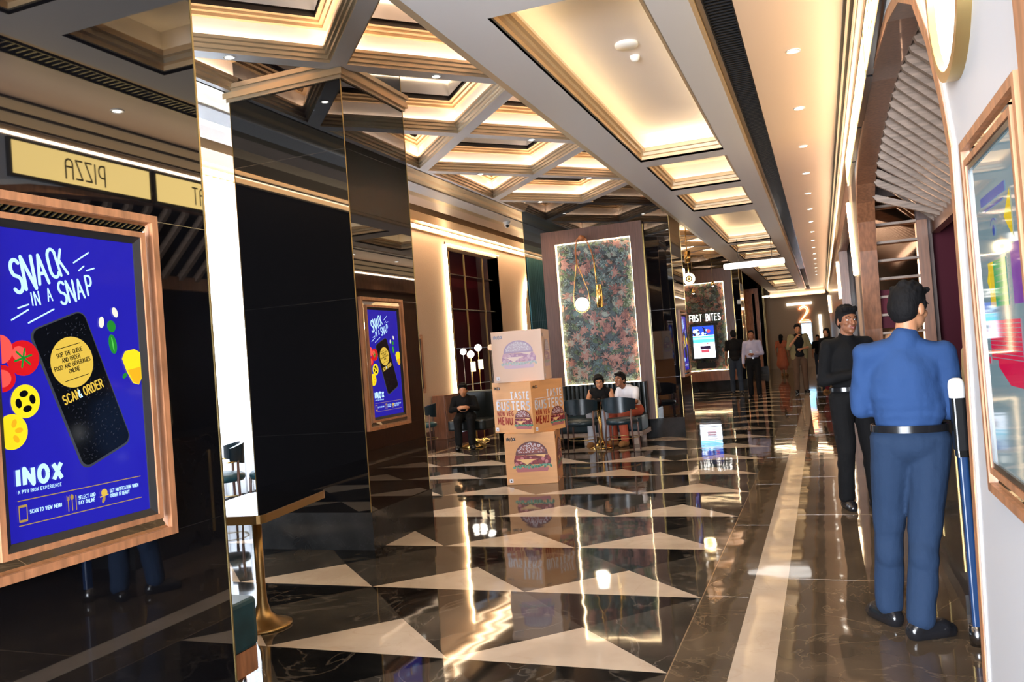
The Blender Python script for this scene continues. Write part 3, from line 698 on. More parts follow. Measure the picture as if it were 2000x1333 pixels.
# ------------------------------------------------------------------ floral panels
mat('wp_ground', lin('#39444c'), .75)
for n_, c_ in (('wp_red', '#886360'), ('wp_red2', '#614648'), ('wp_green', '#4d614b'), ('wp_teal', '#587178'), ('wp_blue', '#455760'), ('wp_pale', '#869491'), ('wp_rose', '#9c7b76'), ('wp_deep', '#1c2325'), ('wp_orange', '#7c5c4e')): mat(n_, lin(c_), .75)
def wallpaper(M, w, h, seed, n):
    S = Print(M); S.rect(0, 0, w, h, 'wp_ground'); S.up(.0008); r = random.Random(seed)
    def leaf(c, L, W, a, m, vein):
        co, si = math.cos(a), math.sin(a)
        pts = [(0, 0), (.3 * L, W), (.65 * L, .8 * W), (L, 0), (.65 * L, -.8 * W), (.3 * L, -W)]
        q = [(c[0] + x * co - y * si, c[1] + x * si + y * co) for x, y in pts]
        if all(0 < x < w and 0 < y < h for x, y in q):
            S.z = .0008 + ((S.z + .00002) % .006); S.poly(q, m); S.up(.00002); S.line([(c[0] + .1 * L * co, c[1] + .1 * L * si), (c[0] + .85 * L * co, c[1] + .85 * L * si)], W * .28, vein, False)
    for _ in range(int(n * 5.0)):
        leaf((r.uniform(0, w), r.uniform(0, h)), r.uniform(.06, .13), r.uniform(.012, .024), r.uniform(0, 6.28), r.choice(['wp_deep', 'wp_blue', 'wp_green', 'wp_deep', 'wp_red2']), r.choice(['wp_ground', 'wp_teal']))
    mot = []
    for _ in range(n):
        for _t in range(30):
            c = (r.uniform(.05, w - .05), r.uniform(.05, h - .05))
            if all((c[0] - q[0]) ** 2 + (c[1] - q[1]) ** 2 > .0085 for q in mot): break
        mot.append(c); k = r.random()
        if k < .27:      # starburst flower
            m1, m2 = r.choice([('wp_red', 'wp_rose'), ('wp_red2', 'wp_red'), ('wp_red', 'wp_pale')]); N = r.randint(9, 12); R_1 = r.uniform(.09, .15); a0 = r.uniform(0, 1)
            for ring_, s_ in ((0, 1), (1, .62)):
                for i in range(N): leaf(c, R_1 * s_, R_1 * .13, a0 + ring_ * .3 + 2 * PI * i / N, m1 if ring_ == 0 else m2, m2 if ring_ == 0 else m1)
        elif k < .6:     # rosette
            m1, m2 = r.choice([('wp_teal', 'wp_pale'), ('wp_green', 'wp_pale'), ('wp_blue', 'wp_teal')]); R_1 = r.uniform(.06, .1)
            for ring_ in range(3):
                for i in range(8): leaf(c, R_1 * (1 - ring_ * .28), R_1 * .26 * (1 - ring_ * .2), ring_ * .4 + 2 * PI * i / 8, m1 if ring_ != 1 else 'wp_deep', m2)
        elif k < .82:    # fan
            a0 = r.uniform(.6, 2.5); m1 = r.choice(['wp_pale', 'wp_teal', 'wp_green', 'wp_blue'])
            for i in range(-4, 5): leaf(c, .12, .012, a0 + i * .26, m1, 'wp_deep')
        else:            # clustered buds
            for i in range(5): leaf((c[0] + r.uniform(-.04, .04), c[1] + r.uniform(-.04, .04)), .07, .022, r.uniform(.8, 2.4), r.choice(['wp_red', 'wp_orange', 'wp_red2']), 'wp_rose')
    return S
def floral_panel(x0, x1, z1, ix0, ix1, iz0, iz1, y, label, seed, zb=.31):
    t = thing('floral_panel', ((x0 + x1) / 2, y, zb), label, 'wall panel')
    m = MB(); f = y - .12
    for a, b in (((x0, f, zb), (ix0, y, z1)), ((ix1, f, zb), (x1, y, z1)), ((ix0, f, iz1), (ix1, y, z1)), ((ix0, f, zb), (ix1, y, iz0))): m.box(a, b, 'wood_walnut')
    m.build('wood_frame', t)
    S = wallpaper(frame_M((ix0, y - .03, iz0), (1, 0, 0), (0, 0, 1)), ix1 - ix0, iz1 - iz0, seed, int((ix1 - ix0) * (iz1 - iz0) * 62)); S.build('wallpaper', t)
    m = MB(); e = .013
    m.box((ix0, y - .075, iz0), (ix0 + e, y - .055, iz1), 'warm_led_strong'); m.box((ix1 - e, y - .075, iz0), (ix1, y - .055, iz1), 'warm_led_strong')
    m.box((ix0 + e, y - .075, iz1 - e), (ix1 - e, y - .055, iz1), 'warm_led_strong'); m.box((ix0 + e, y - .075, iz0), (ix1 - e, y - .055, iz0 + e), 'warm_led_strong')
    m.build('light_strip', t)
    m = MB(); m.box((x1, y - .05, zb), (x1 + .014, y - .03, z1 - .05), 'brass'); m.build('edge_trim', t); m = MB(); m.box((x0 - .014, y - .05, zb), (x0, y - .03, z1 - .05), 'brass'); m.build('edge_trim', t)
    return t
floral_panel(-4.37, -2.63, 3.57, -4.13, -2.83, .93, 3.34, 13.35, 'tall wood-framed floral wallpaper panel with glowing edges behind the seated couple', 5)
floral_panel(-4.1, -2.41, 3.68, -3.95, -2.66, .62, 3.28, 25.2, 'farther floral panel behind the kiosk screen with glowing edges', 11, .31)
m = MB()
for a, b in (((-2.95, 35.1, .3), (-2.62, 35.2, 3.55)), ((-2.5, 35.1, .3), (-2.36, 35.2, 3.55)), ((-2.62, 35.1, 3.35), (-2.5, 35.2, 3.55))): m.box(a, b, 'wood_light')
tag(m.build('wood_frame'), 'orange wooden frame on the farthest black column', 'frame')

# kiosk wall on the fourth column
t = thing('kiosk_screen', (-3.35, 25.0, 1.0), 'upright food kiosk screen glowing on the far floral wall', 'screen')
m = MB(); m.bevbox((-3.74, 24.99, .95), (-2.95, 25.163, 2.06), .05, 'black_satin', 1); m.build('housing', t)
for n_, c_, e_ in (('k_sky', '#8fc8f0', 1.6), ('k_blue', '#2a48c0', 1.2), ('k_white', '#e8f0ff', 2.2), ('k_dark', '#30203a', .8), ('k_red', '#b04858', 1.2), ('k_cyan', '#50c8e8', 1.6)): emi(n_, lin(c_), e_)
S = Print(frame_M((-3.66, 24.982, 1.02), (1, 0, 0), (0, 0, 1))); S.rect(0, 0, .63, .96, 'k_white'); S.up(.001); S.rect(.0, .68, .63, .96, 'k_blue'); S.up(); 
rr = random.Random(4)
for _ in range(26): S.disc((rr.uniform(.03, .42), rr.uniform(.70, .93)), rr.uniform(.02, .05), rr.choice(['k_white', 'k_sky', 'k_dark', 'k_white']), 9); S.up(.0001)
S.disc((.47, .8), .06, 'k_red', 10); S.up(); S.rect(0, .46, .63, .66, 'k_cyan'); S.up(); S.rect(0, .56, .63, .62, 'k_sky'); S.up()
S.rect(.2, .26, .5, .36, 'k_dark'); S.rect(.22, .16, .46, .25, 'k_red'); S.disc((.42, .42), .02, 'k_red', 10)
S.build('display', t)
# logo-like glowing shop name on the panel
S = Print(frame_M((-3.74, 25.155, 2.135), (1, 0, 0), (0, 0, 1)))
S.text('FaST BITES', 0, 0, .20, 'white_led', .085, .62, .2, 0); tag(S.build('shop_sign'), 'glowing white FAST BITES lettering above the kiosk screen', 'sign')
m = MB(); m.box((-3.6, 24.95, .70), (-3.05, 25.163, .88), 'black_satin'); tag(m.build('printer_shelf'), 'dark box shelf below the kiosk screen', 'shelf')
m = MB(); m.box((-3.95, 24.9, .31), (-2.45, 25.07, .6), 'wood_red'); tag(m.build('plinth'), 'low wooden plinth under the kiosk screen', 'plinth')

# ------------------------------------------------------------------ hanging signs
def hanging(x0, x1, y, z0, z1, ztop, label, texts):
    t = thing('hanging_sign', ((x0 + x1) / 2, y, z0), label, 'sign')
    m = MB(); m.bevbox((x0, y - .04, z0), (x1, y + .04, z1), .03, 'white_led', 1); m.build('lightbox', t)
    m = MB()
    for x in (x0 + .25 * (x1 - x0) if x1 - x0 > .5 else (x0 + x1) / 2, x0 + .8 * (x1 - x0)): m.tube([(x, y, z1), (x, y, ztop)], .006, 'black_satin', 6)
    m.build('hanger', t)
    if texts:
        S = Print(frame_M((x0, y - .042, z0), (1, 0, 0), (0, 0, 1)))
        for tx, x, h in texts: S.text(tx, x, (z1 - z0 - h) / 2, h, 'k_sign', .1, .9, .3)
        S.build('lettering', t)
    return t
mat('k_sign', (.5, .42, .35), .5)
hanging(-1.66, -.55, 16.0, 2.845, 2.955, 3.4, 'long white lit sign hanging across the corridor ceiling', [('STaRS', .6, .05)])
hanging(-3.05, -2.55, 17.0, 2.9, 3.06, 4.0, 'short lit OUR sign hanging beside the floral column', [('OUR', .14, .09)])
# ring pendant and small bell pendants
t = thing('ring_pendant', (-2.62, 18, 2.9), 'glowing ring pendant lamp on a brass rod near the hanging signs', 'lamp')
m = MB(); m.tube([(-2.62 + .1 * math.cos(a), 18, 2.9 + .1 * math.sin(a)) for a in [2 * PI * k / 24 for k in range(24)]], .028, 'lemon_led', 8, closed=True); m.build('light_ring', t)
m = MB(); m.tube([(-2.62, 18, 3.03), (-2.62, 18, 4.7)], .012, 'brass'); m.cyl((-2.62, 18, 3.25), .06, 0, .25, 'brass'); m.ball((-2.62, 18.02, 2.9), .05, 'brass'); m.build('rod', t)
bell = None
for x, y, z, s_ in ((-2.9, 20.5, 2.72, 'left'), (-2.42, 20.5, 2.86, 'right')):
    t = thing('bell_pendant', (x, y, z), 'small brass bell pendant lamp, the %s one before the kiosk wall' % s_, 'lamp', 'bell pendants')
    m = MB(); m.lathe((x, y, z), [(.01, .12), (.03, .1), (.06, .0), (.055, .0), (.02, .09)], 'brass', 16); m.build('shade', t); m = MB(); m.tube([(x, y, z + .12), (x, y, 4.7)], .004, 'brass_matt', 5); m.build('cord', t)
    m = MB(); m.ball((x, y, z + .01), .03, 'globe', 10); m.build('bulb', t)

# ------------------------------------------------------------------ lit menu signs on the right wall
emi('sign_cream', lin('#f0cf80'), 4.5)
mat('sign_ink', (.01, .008, .005), .5)
for i, (a, b, tx) in enumerate(((3.72, 4.89, 'pIzza'), (4.93, 6.1, 'aT'), (6.14, 7.31, ''), (7.35, 8.5, ''))):
    t = thing('menu_sign', (.335, (a + b) / 2, 2.90), ['glowing cream sign box reading PIZZA above the arch', 'glowing cream sign box next along from the PIZZA one', 'third glowing cream sign box above the arch', 'farthest glowing cream sign box above the arch'][i], 'sign', 'sign boxes above the arch')
    m = MB(); m.box((.335, a, 2.895), (.37, b, 3.15), 'black_satin'); m.build('casing', t)
    S = Print(frame_M((.333, b - .015, 2.915), (0, -1, 0), (0, 0, 1))); S.rect(0, 0, b - a - .03, .215, 'sign_cream'); S.up(.001)
    if tx == 'pIzza': S.text(tx, .42, .035, .135, 'sign_ink', .1, .95, .2, 0, 0)
    elif tx: S.text(tx, .62, .035, .135, 'sign_ink', .1, .8, .2)
    S.build('lit_face', t)
# light bars on the right wall pilasters
led_line([(RW - .02, 9.15, 2.82), (RW - .02, 8.75, 2.05)], .018, 'warm_led_strong', 'nearest slanted warm light bar on the right wall past the arch', 'light bars on the right wall')
led_line([(RW - .02, 16.1, 2.78), (RW - .02, 15.9, 2.1)], .02, 'warm_led_strong', 'second warm light bar on the right wall', 'light bars on the right wall')
led_line([(RW - .03, 35.6, 3.0), (RW - .03, 34.9, 2.3)], .025, 'warm_led_strong', 'farthest warm light bar on the right wall', 'light bars on the right wall')
led_line([(RW - .02, 16.0, 1.9), (RW - .02, 16.0, .9)], .01, 'warm_led', 'lower thin light line under the second bar on the right wall', 'light bars on the right wall')

# ------------------------------------------------------------------ end wall
S = Print(frame_M((-.97, YE - .05, 2.08), (1, 0, 0), (0, 0, 1))); mat('neon', (1, .6, .3), emis=5, ecol=(1, .55, .28))
S.line(arc(.24, .52, .2, .2, 160, -35, 12) + [(.03, .0), (.5, .0)], .035, 'neon'); S.line(arc(.24, .52, .13, .13, 160, -20, 10) + [(.14, .08), (.44, .08)], .014, 'neon')
tag(S.build('neon_number'), 'orange neon number 2 on the end wall', 'sign')
m = MB(); m.box((-1.45, YE - .08, 2.87), (-.35, YE - .003, 2.99), 'white_led'); tag(m.build('lit_sign'), 'small white lit sign bar above the neon 2', 'sign')
t = thing('wall_screen', (-.66, YE - .05, 1.03), 'pale blue screen on the end wall under the neon 2', 'screen'); m = MB(); m.box((-.9, YE - .09, 1.0), (-.42, YE, 2.04), 'black_satin'); m.build('housing', t)
m = MB(); m.box((-.86, YE - .1, 1.06), (-.46, YE - .091, 1.98), 'k_sky'); m.build('display', t)
m = MB(); m.box((-.11, YE - .08, 1.1), (.02, YE - .003, 2.36), 'white_led'); tag(m.build('light_bar'), 'vertical white light bar at the right of the end wall', 'light')

# ------------------------------------------------------------------ seat map screen and round wall lamp on the near white wall
t = thing('seat_map_poster', (RW, 2.07, 1.06), 'wood-framed glass seating plan on the white wall at the right edge', 'poster')
y0, y1, z0, z1 = 1.70, 2.325, 1.077, 1.947
def rimx(d0, d1, dep, m, name):
    mm = MB(); A = [(RW, y0 + d0, z0 + d0), (RW, y1 - d0, z0 + d0), (RW, y1 - d0, z1 - d0), (RW, y0 + d0, z1 - d0)]; B = [(RW, y0 + d1, z0 + d1), (RW, y1 - d1, z0 + d1), (RW, y1 - d1, z1 - d1), (RW, y0 + d1, z1 - d1)]
    sh = lambda Q: [(RW - dep, y, z) for _, y, z in Q]
    mm.ring(A, sh(A), m); mm.ring(sh(A), sh(B), m); mm.ring(sh(B), B, m); mm.build(name, t)
rimx(0, .022, .014, 'wood_light', 'outer_frame'); rimx(.022, .05, .004, 'mirror', 'mirror_border'); rimx(.05, .066, .014, 'wood_light', 'inner_frame'); rimx(.066, .082, .011, 'black_satin', 'bezel')
def glossy(n_, c_, e_): mat(n_, tuple(c * .35 for c in lin(c_)), .04, ior=1.9, emis=e_, ecol=lin(c_))
glossy('s_bg', '#6a8088', .5); glossy('s_green', '#0f7a4a', .8); glossy('s_yel', '#a8921c', .8); glossy('s_red', '#a01038', .8); glossy('s_pur', '#5a2a78', .8); glossy('s_ink', '#2c3f80', .7)
w_, h_ = y1 - y0 - .164, z1 - z0 - .164
S = Print(frame_M((RW - .006, y1 - .082, z0 + .082), (0, -1, 0), (0, 0, 1))); S.rect(0, 0, w_, h_, 's_bg'); S.up(.0008)
S.rect(.12, .37, .25, .47, 's_yel'); S.up(); S.rect(.18, .37, .31, .47, 's_green'); S.rect(.36, .37, .47, .49, 's_pur'); S.poly([(.1, .43), (.13, .4), (.13, .46)], 's_yel'); S.poly([(.33, .55), (.4, .5), (.4, .6)], 's_yel')
S.poly([(.08, .34), (.40, .34), (.40, .2), (.26, .2), (.15, .235), (.15, .25), (.08, .25)], 's_red'); S.rect(.045, .24, .06, .255, 's_red'); S.up()
for k in range(9): S.rect(.08, .255 + k * .0095, .4, .2565 + k * .0095, 's_bg')
for k in range(8): S.rect(.2, .38 + k * .014, .33, .3815 + k * .014, 's_bg')
S.rect(.1, .60, .36, .62, 's_ink'); S.rect(.13, .585, .33, .59, 's_ink'); S.line(arc(.22, .545, .03, .015, 10, 170, 8), .003, 's_ink'); S.disc((.22, .535), .012, 's_ink')
S.build('glass_print', t)
t = thing('round_wall_lamp', (RW, 2.29, 2.36), 'round glowing lamp with a thick gold rim high on the white wall', 'lamp')
def yz_ring(r, x): return [(x, 2.29 + r * math.cos(a), 2.37 + r * math.sin(a)) for a in [2 * PI * k / 40 for k in range(40)]]
m = MB(); m.ring(yz_ring(.262, RW), yz_ring(.262, RW - .03), 'brass_matt', smooth=True); m.ring(yz_ring(.262, RW - .03), yz_ring(.235, RW - .03), 'brass'); m.ring(yz_ring(.235, RW - .03), yz_ring(.235, RW), 'brass', smooth=True); m.build('rim', t)
m = MB(); m.quad(yz_ring(.235, RW - .012)[::-1], 'white_led'); m.build('diffuser', t)
m = MB(); m.box((RW - .02, 1.55, 0), (RW, 1.63, 3.38), 'wood_light'); m.build(trim(), kind='structure')

# ------------------------------------------------------------------ cardboard cube stack
mat('card', lin('#d9a06a'), .5, noise=.06, nscale=3, stretch=(1, 1, 8)); mat('card_deep', lin('#b9713a'), .5); mat('card_pale', lin('#e0c4b4'), .5)
for n_, c_ in (('bx_white', '#e8e6f0'), ('bx_red', '#a02c1c'), ('bx_ink', '#26201e'), ('bu_bun', '#8a4a44'), ('bu_bun2', '#5c2c34'), ('bu_seed', '#d8cfd8'), ('bu_patty', '#8c3038'), ('bu_patty2', '#6c1c2c'), ('bu_cheese', '#e8bc80'), ('bu_leaf', '#3f7458'), ('bu_leaf2', '#64a088'), ('bu_base', '#b0666a'), ('bu_crumb', '#c4787c'),
               ('fa_bun', '#bdb2c8'), ('fa_bun2', '#a898bc'), ('fa_seed', '#d4d4e0'), ('fa_patty', '#c8a8c0'), ('fa_patty2', '#b090b4'), ('fa_cheese', '#e4d4d0'), ('fa_leaf', '#a8b8bc'), ('fa_leaf2', '#b4c4cc'), ('fa_base', '#ccb4cc'), ('fa_crumb', '#d0b8cc'), ('fa_ink', '#a0a0b4')):
    mat(n_, lin(c_), .5)
def burger(S, cx, cy, s, pre, seed=1):
    r = random.Random(seed); P = lambda x, y: (cx + x * s, cy + y * s)
    S.up(.0004)
    S.poly([P(-.42, -.36), P(.40, -.36), P(.44, -.30), P(.42, -.24), P(-.44, -.24), P(-.46, -.30)], pre + '_base'); S.up()
    for i in range(26):
        a = -.5 + i * .04; S.disc(P(a, -.21 + r.uniform(-.03, .04)), .045 * s, pre + ('_leaf' if i % 2 else '_leaf2'), 9, .03 * s, r.uniform(0, 3)); S.up(.00005)
    S.poly([P(-.48, -.16), P(.5, -.16), P(.52, -.05), P(.46, .08), P(-.46, .08), P(-.5, -.05)], pre + '_patty2'); S.up()
    for i in range(60):
        S.disc(P(r.uniform(-.47, .48), r.uniform(-.14, .07)), r.uniform(.02, .055) * s, pre + r.choice(['_patty', '_patty2', '_crumb', '_patty']), 8); S.up(.00005)
    S.poly([P(-.42, -.02), P(.18, -.02), P(.02, -.06), P(-.14, -.17), P(-.3, -.07)], pre + '_cheese'); S.up(); S.poly([P(.0, .13), P(.4, .13), P(.34, .02), P(.16, .06)], pre + '_cheese'); S.up()
    S.poly([P(-.44, .1)] + [P(.44 * math.cos(a), .1 + .36 * math.sin(a)) for a in [PI * (1 - k / 20) for k in range(21)]], pre + '_bun2'); S.up()
    S.poly([P(.38 * math.cos(a), .14 + .28 * math.sin(a)) for a in [PI * (1 - k / 20) for k in range(21)]], pre + '_bun'); S.up()
    for i in range(90):
        a = r.uniform(0, PI); q = math.sqrt(r.random()); S.disc(P(.38 * q * math.cos(a), .16 + .26 * q * math.sin(a)), .012 * s, pre + '_seed', 6, .02 * s, r.uniform(0, 3))
    S.up()
def logo(S, x, y, h, m):
    S.text('INOX', x, y, h, m, .28, .95, .4, 0, roundcap=False); S.up(); S.disc((x + 2.02 * h * .95 + .35 * h, y + h * .5), h * .18, 'bx_white', 8)
def amark(S, x, y, m='bx_ink'):
    S.up(); S.rrect((x, y), .045, .045, .006, 'bx_white'); S.up(); S.poly([(x - .011, y - .01), (x + .011, y - .01), (x, y + .012)], m)
def cube(cx, cy, z, rz, base, label, faces, s=.6):
    t = thing('burger_cube', (cx, cy, z), label, 'display box', 'burger display cubes', rz)
    m = MB(t.matrix_world); m.box((-s / 2, -s / 2, 0), (s / 2, s / 2, s), base); ca = m.build('carton', t, bevel=.004)
    for k, kind in enumerate(faces):
        if not kind: continue
        o = V((-s / 2, -s / 2 - .001, 0)); u = V((1, 0, 0))
        R = Matrix.Rotation(k * PI / 2, 4, 'Z'); M = t.matrix_world @ R @ frame_M(o, (1, 0, 0), (0, 0, 1))
        S = Print(M)
        if kind in ('big', 'fade'):
            logo(S, .03, .515, .036, 'bx_ink' if kind == 'big' else 'fa_ink'); burger(S, .315, .30, .43 if kind == 'big' else .40, 'bu' if kind == 'big' else 'fa'); amark(S, .055, .05, 'bx_ink' if kind == 'big' else 'fa_ink')
        elif kind == 'text':
            logo(S, .035, .515, .03, 'bx_ink')
            S.rect(.06, .392, .33, .397, 'bx_white')
            S.text('TASTE', .285, .40, .08, 'bx_white', .2, gap=.33, roundcap=False, fit=.28); S.text('BUSTERS', .062, .275, .095, 'bx_white', .21, gap=.33, roundcap=False, fit=.505)
            S.text('NON VEG', .062, .205, .052, 'bx_red', .2, gap=.33, roundcap=False, fit=.24); S.text('MENU.', .062, .105, .08, 'bx_red', .2, gap=.32, roundcap=False, fit=.25)
            burger(S, .455, .15, .27, 'bu', 3); amark(S, .05, .045)
        S.build('print', ca)
    return t
cube(-3.34, 9.23, 0, .205, 'card', 'bottom cube of the stack, tan with one large burger picture', ['big', 'big', None, None])
cube(-3.35, 9.20, .6, 1.22, 'card', 'middle cube of the stack, turned cornerwise, TASTE BUSTERS menu lettering', ['text', None, None, 'text'])
cube(-3.40, 9.23, 1.2, .17, 'card_pale', 'top cube of the stack, pale and washed out with a faded burger', ['fade', 'fade', None, None])

# ================================================================== FURNITURE
# high table between the first two columns
t = thing('high_table', (-3.257, 4.02, 0), 'high table with glossy top and brass trumpet foot beside the near black column', 'table', rz=math.radians(8.5)); TM = t.matrix_world
m = MB(TM); m.bevbox((-.27, -.41, .718), (.268, .41, .738), .05, 'black_glass', 2); m.build('table_top', t)
m = MB(TM); m.bevbox((-.274, -.414, .69), (.272, .414, .7365), .052, 'brass_edge', 2); m.build('edge_band', t)
m = MB(TM); m.lathe((0, 0, 0), [(0, .69), (.027, .69), (.027, .22), (.032, .14), (.05, .08), (.085, .045), (.14, .02), (.168, .012), (.168, .0), (0, 0)], 'brass_edge', 32); m.build('pedestal', t)
# teal stool at the bottom of the near column
t = thing('ottoman', (-2.72, 2.85, 0), 'teal upholstered stool on a wooden base beside the near black column', 'stool')
m = MB(); m.bevbox((-2.95, 2.62, .28), (-2.5, 3.07, .5), .05, 'leather_teal', 2); o = m.build('seat', t, bevel=.02)
m = MB(); m.bevbox((-2.94, 2.63, .17), (-2.51, 3.06, .28), .03, 'wood_light', 2); m.build('base', t)
for i, (x, y) in enumerate(((-2.88, 2.7), (-2.57, 2.7), (-2.88, 3.0), (-2.57, 3.0))):
    m = MB(); m.cyl((x, y, 0), .02, 0, .17, 'chrome', 12); m.build('leg', t)

def armchair(x, y, rz, label, group, src=None, seat='leather_teal'):
    """curved-back dining chair with slim tapering legs and a gold rail; local +y is where the sitter faces"""
    if src: 
        t = copy_tree(src, None, (x, y, 0), rz); t['label'] = label; t['group'] = group; return t
    t = thing('dining_chair', (x, y, 0), label, 'chair', group, rz); M = t.matrix_world
    m = MB(M); prof = []
    A, B, A2, B2 = [], [], [], []
    for k in range(17):
        a = math.radians(200 + 140 * k / 16); r0 = .27; hz = .075 + .055 * math.sin(PI * k / 16)
        for L, r, z in ((A, r0, .70 - hz), (B, r0 + .01, .70 + hz * .8), (A2, r0 - .035, .70 - hz), (B2, r0 - .03, .70 + hz * .8)): L.append((r * math.cos(a), r * math.sin(a) * .95 + .02, z))
    for P, Q in ((A, B), (B, B2), (B2, A2), (A2, A)): m.ring(P, Q, 'leather_dark', closed=False, smooth=True)
    m.build('backrest', t)
    m = MB(M); m.lathe((0, 0, .45), [(0, -.05), (.22, -.05), (.24, -.02), (.235, .015), (.2, .035), (0, .042)], seat, 28); m.build('seat', t)
    m = MB(M); m.tube([(.262 * math.cos(math.radians(a)), .262 * math.sin(math.radians(a)) * .95 + .02, .615) for a in range(190, 351, 10)], .009, 'brass', 8); m.build('back_rail', t)
    for a in (215, 325, 35, 145):
        c, s = math.cos(math.radians(a)), math.sin(math.radians(a)); top = .62 if a > 180 else .41
        m = MB(M); m.tube([(.25 * c, .25 * s, top), (.24 * c, .24 * s, .4), (.26 * c, .26 * s, 0)], [.013, .016, .009], 'wood_walnut', 8); m.build('leg', t)
    m = MB(M); m.tube([(.235 * math.cos(math.radians(a)), .235 * math.sin(math.radians(a)), .2) for a in range(0, 360, 15)], .006, 'brass_matt', 6, closed=True); m.build('foot_ring', t)
    return t
ch = armchair(-6.12, 7.05, 2.4, 'black curved-back chair with pale teal seat, left one by the glowing curtain', 'chairs by the curtain')
armchair(-5.66, 7.3, 2.9, 'black curved-back chair with pale teal seat, right one by the glowing curtain', 'chairs by the curtain', ch)
ch2 = armchair(-3.42, 11.68, 0.0, 'dark curved-back chair facing the seated couple, right of the cube stack', 'chairs at the couple\'s table', None, 'leather_navy')
armchair(-2.84, 11.7, -.1, 'dark curved-back chair at the right end of the couple\'s table', 'chairs at the couple\'s table', ch2)
armchair(-4.0, 11.7, .1, 'dark curved-back chair partly hidden behind the cube stack', 'chairs at the couple\'s table', ch2)
armchair(-6.5, 12.5, 1.9, 'dark curved-back chair near the maroon niche', 'chairs by the niche', ch)
# couch under the floral panel
t = thing('couch', (-3.65, 12.7, 0), 'long dark teal leather bench seat with channelled back under the floral panel', 'couch')
m = MB(); m.bevbox((-4.62, 12.42, .2), (-2.70, 12.93, .44), .04, 'leather_navy', 0); m.build('seat', t, bevel=.02)
m = MB()
for k in range(26):
    x = -4.62 + k * .0738; m.bevbox((x, 12.93, .44), (x + .072, 13.08, .94), .03, 'leather_black', 2)
m.build('backrest', t)
m = MB(); m.box((-4.62, 12.44, .13), (-2.70, 13.1, .2), 'wood_grey'); m.build('plinth_rail', t)
for x in (-4.5, -3.65, -2.86):
    for y in (12.47, 13.0): m = MB(); m.box((x, y, 0), (x + .09, y + .06, .13), 'wood_grey'); m.build('leg', t)
for x, lb in ((-3.28, 'dark table in front of the seated couple'), (-4.1, 'dark table behind the cube stack')):
    t = thing('dining_table', (x, 12.1, 0), lb, 'table')
    m = MB(); m.bevbox((x - .36, 11.92, .72), (x + .36, 12.32, .745), .05, 'black_satin', 2); m.build('table_top', t)
    m = MB(); m.lathe((x, 12.12, 0), [(0, .72), (.03, .72), (.03, .15), (.06, .08), (.14, .03), (.2, .015), (.2, 0), (0, 0)], 'brass', 24); m.build('pedestal', t)
m = MB(); m.box((-.07, -.004, 0), (.07, .004, .19), 'black_satin')
t = thing('phone', (-3.1, 12.22, .85), 'dark phone held over the table by the man in white', 'phone')
m.M = Matrix.Translation((-3.12, 12.24, .86)) @ Matrix.Rotation(-1.0, 4, 'X') @ Matrix.Rotation(.5, 4, 'Y'); m.build('body', t)

# wall lamp on the floral panel
t = thing('teardrop_lamp', (-3.6, 13.1, 2.2), 'white globe hung in a gold wire teardrop from a leather strap over the floral panel', 'lamp')
y = 13.1
gx, gz = -3.69, 2.28
m = MB(); m.ball((gx, y, gz), .115, 'globe', 24); m.build('globe', t)
m = MB(); pts = [(-3.74, y, 2.95)] 
pts += [(gx - .135, y, 2.42)] + [(gx + .14 * math.cos(math.radians(a)), y, gz + .14 * math.sin(math.radians(a))) for a in range(170, 371, 20)] + [(gx + .12, y, 2.5), (-3.72, y, 2.95)]
m.tube(pts, .007, 'brass', 6, closed=True); m.build('wire_loop', t)
m = MB()
m.tube([(-3.73, y, 2.95), (-3.735, y, 3.2), (-3.70, y, 3.36), (-3.62, y + .02, 3.42), (-3.54, y, 3.36), (-3.46, y, 3.12), (-3.43, y, 2.95)], .012, 'strap', 6) if mat('strap', (.3, .1, .03), .5) else None
m.build('strap', t)
m = MB(); m.tube([(-3.43, y, 2.95), (-3.42, y, 2.6)], .012, 'brass', 8); m.cyl((-3.385, y, 2.2), .055, 0, .38, 'brass', 20); m.build('counterweight', t)
m = MB(); m.tube([(-3.62, 13.23, 3.38), (-3.62, y - .02, 3.38)], .05, 'strap', 16); m.build('wall_knob', t)

# plants behind the cubes
def plant(x, y, z, h, n, label, m_):
    t = thing('potted_plant', (x, y, 0), label, 'plant')
    p = MB(); p.lathe((x, y, 0), [(0, 0), (.14, 0), (.19, .4), (.17, .4), (.16, .36), (0, .36)], 'black_satin', 24); p.build('pot', t)
    r = random.Random(n); f = MB(); f.tube([(x, y, .3), (x + .02, y, z)], .02, 'leaf_dark', 6)
    for i in range(n):
        a = r.uniform(0, 2 * PI); L = r.uniform(.25, .45) * h; up = r.uniform(.5, 1.2); w_ = .018
        pr = None; c, s = math.cos(a), math.sin(a)
        for k in range(6):
            q = k / 5; rr_ = L * q; zz = z + L * up * (q - .55 * q * q); ww = w_ * math.sin(PI * (q * .9 + .1)); 
            cur = [(x + c * rr_ - s * ww, y + s * rr_ + c * ww, zz), (x + c * rr_ + s * ww, y + s * rr_ - c * ww, zz)]
            if pr: f.quad([pr[0], pr[1], cur[1], cur[0]], m_)
            pr = cur
    f.build('foliage', t)
plant(-5.45, 13.7, 1.55, 1.0, 34, 'green spiky potted plant behind the top cube', 'leaf_green')
plant(-4.95, 12.9, 1.35, 1.0, 34, 'dark leafy potted plant to the right behind the top cube', 'leaf_dark')
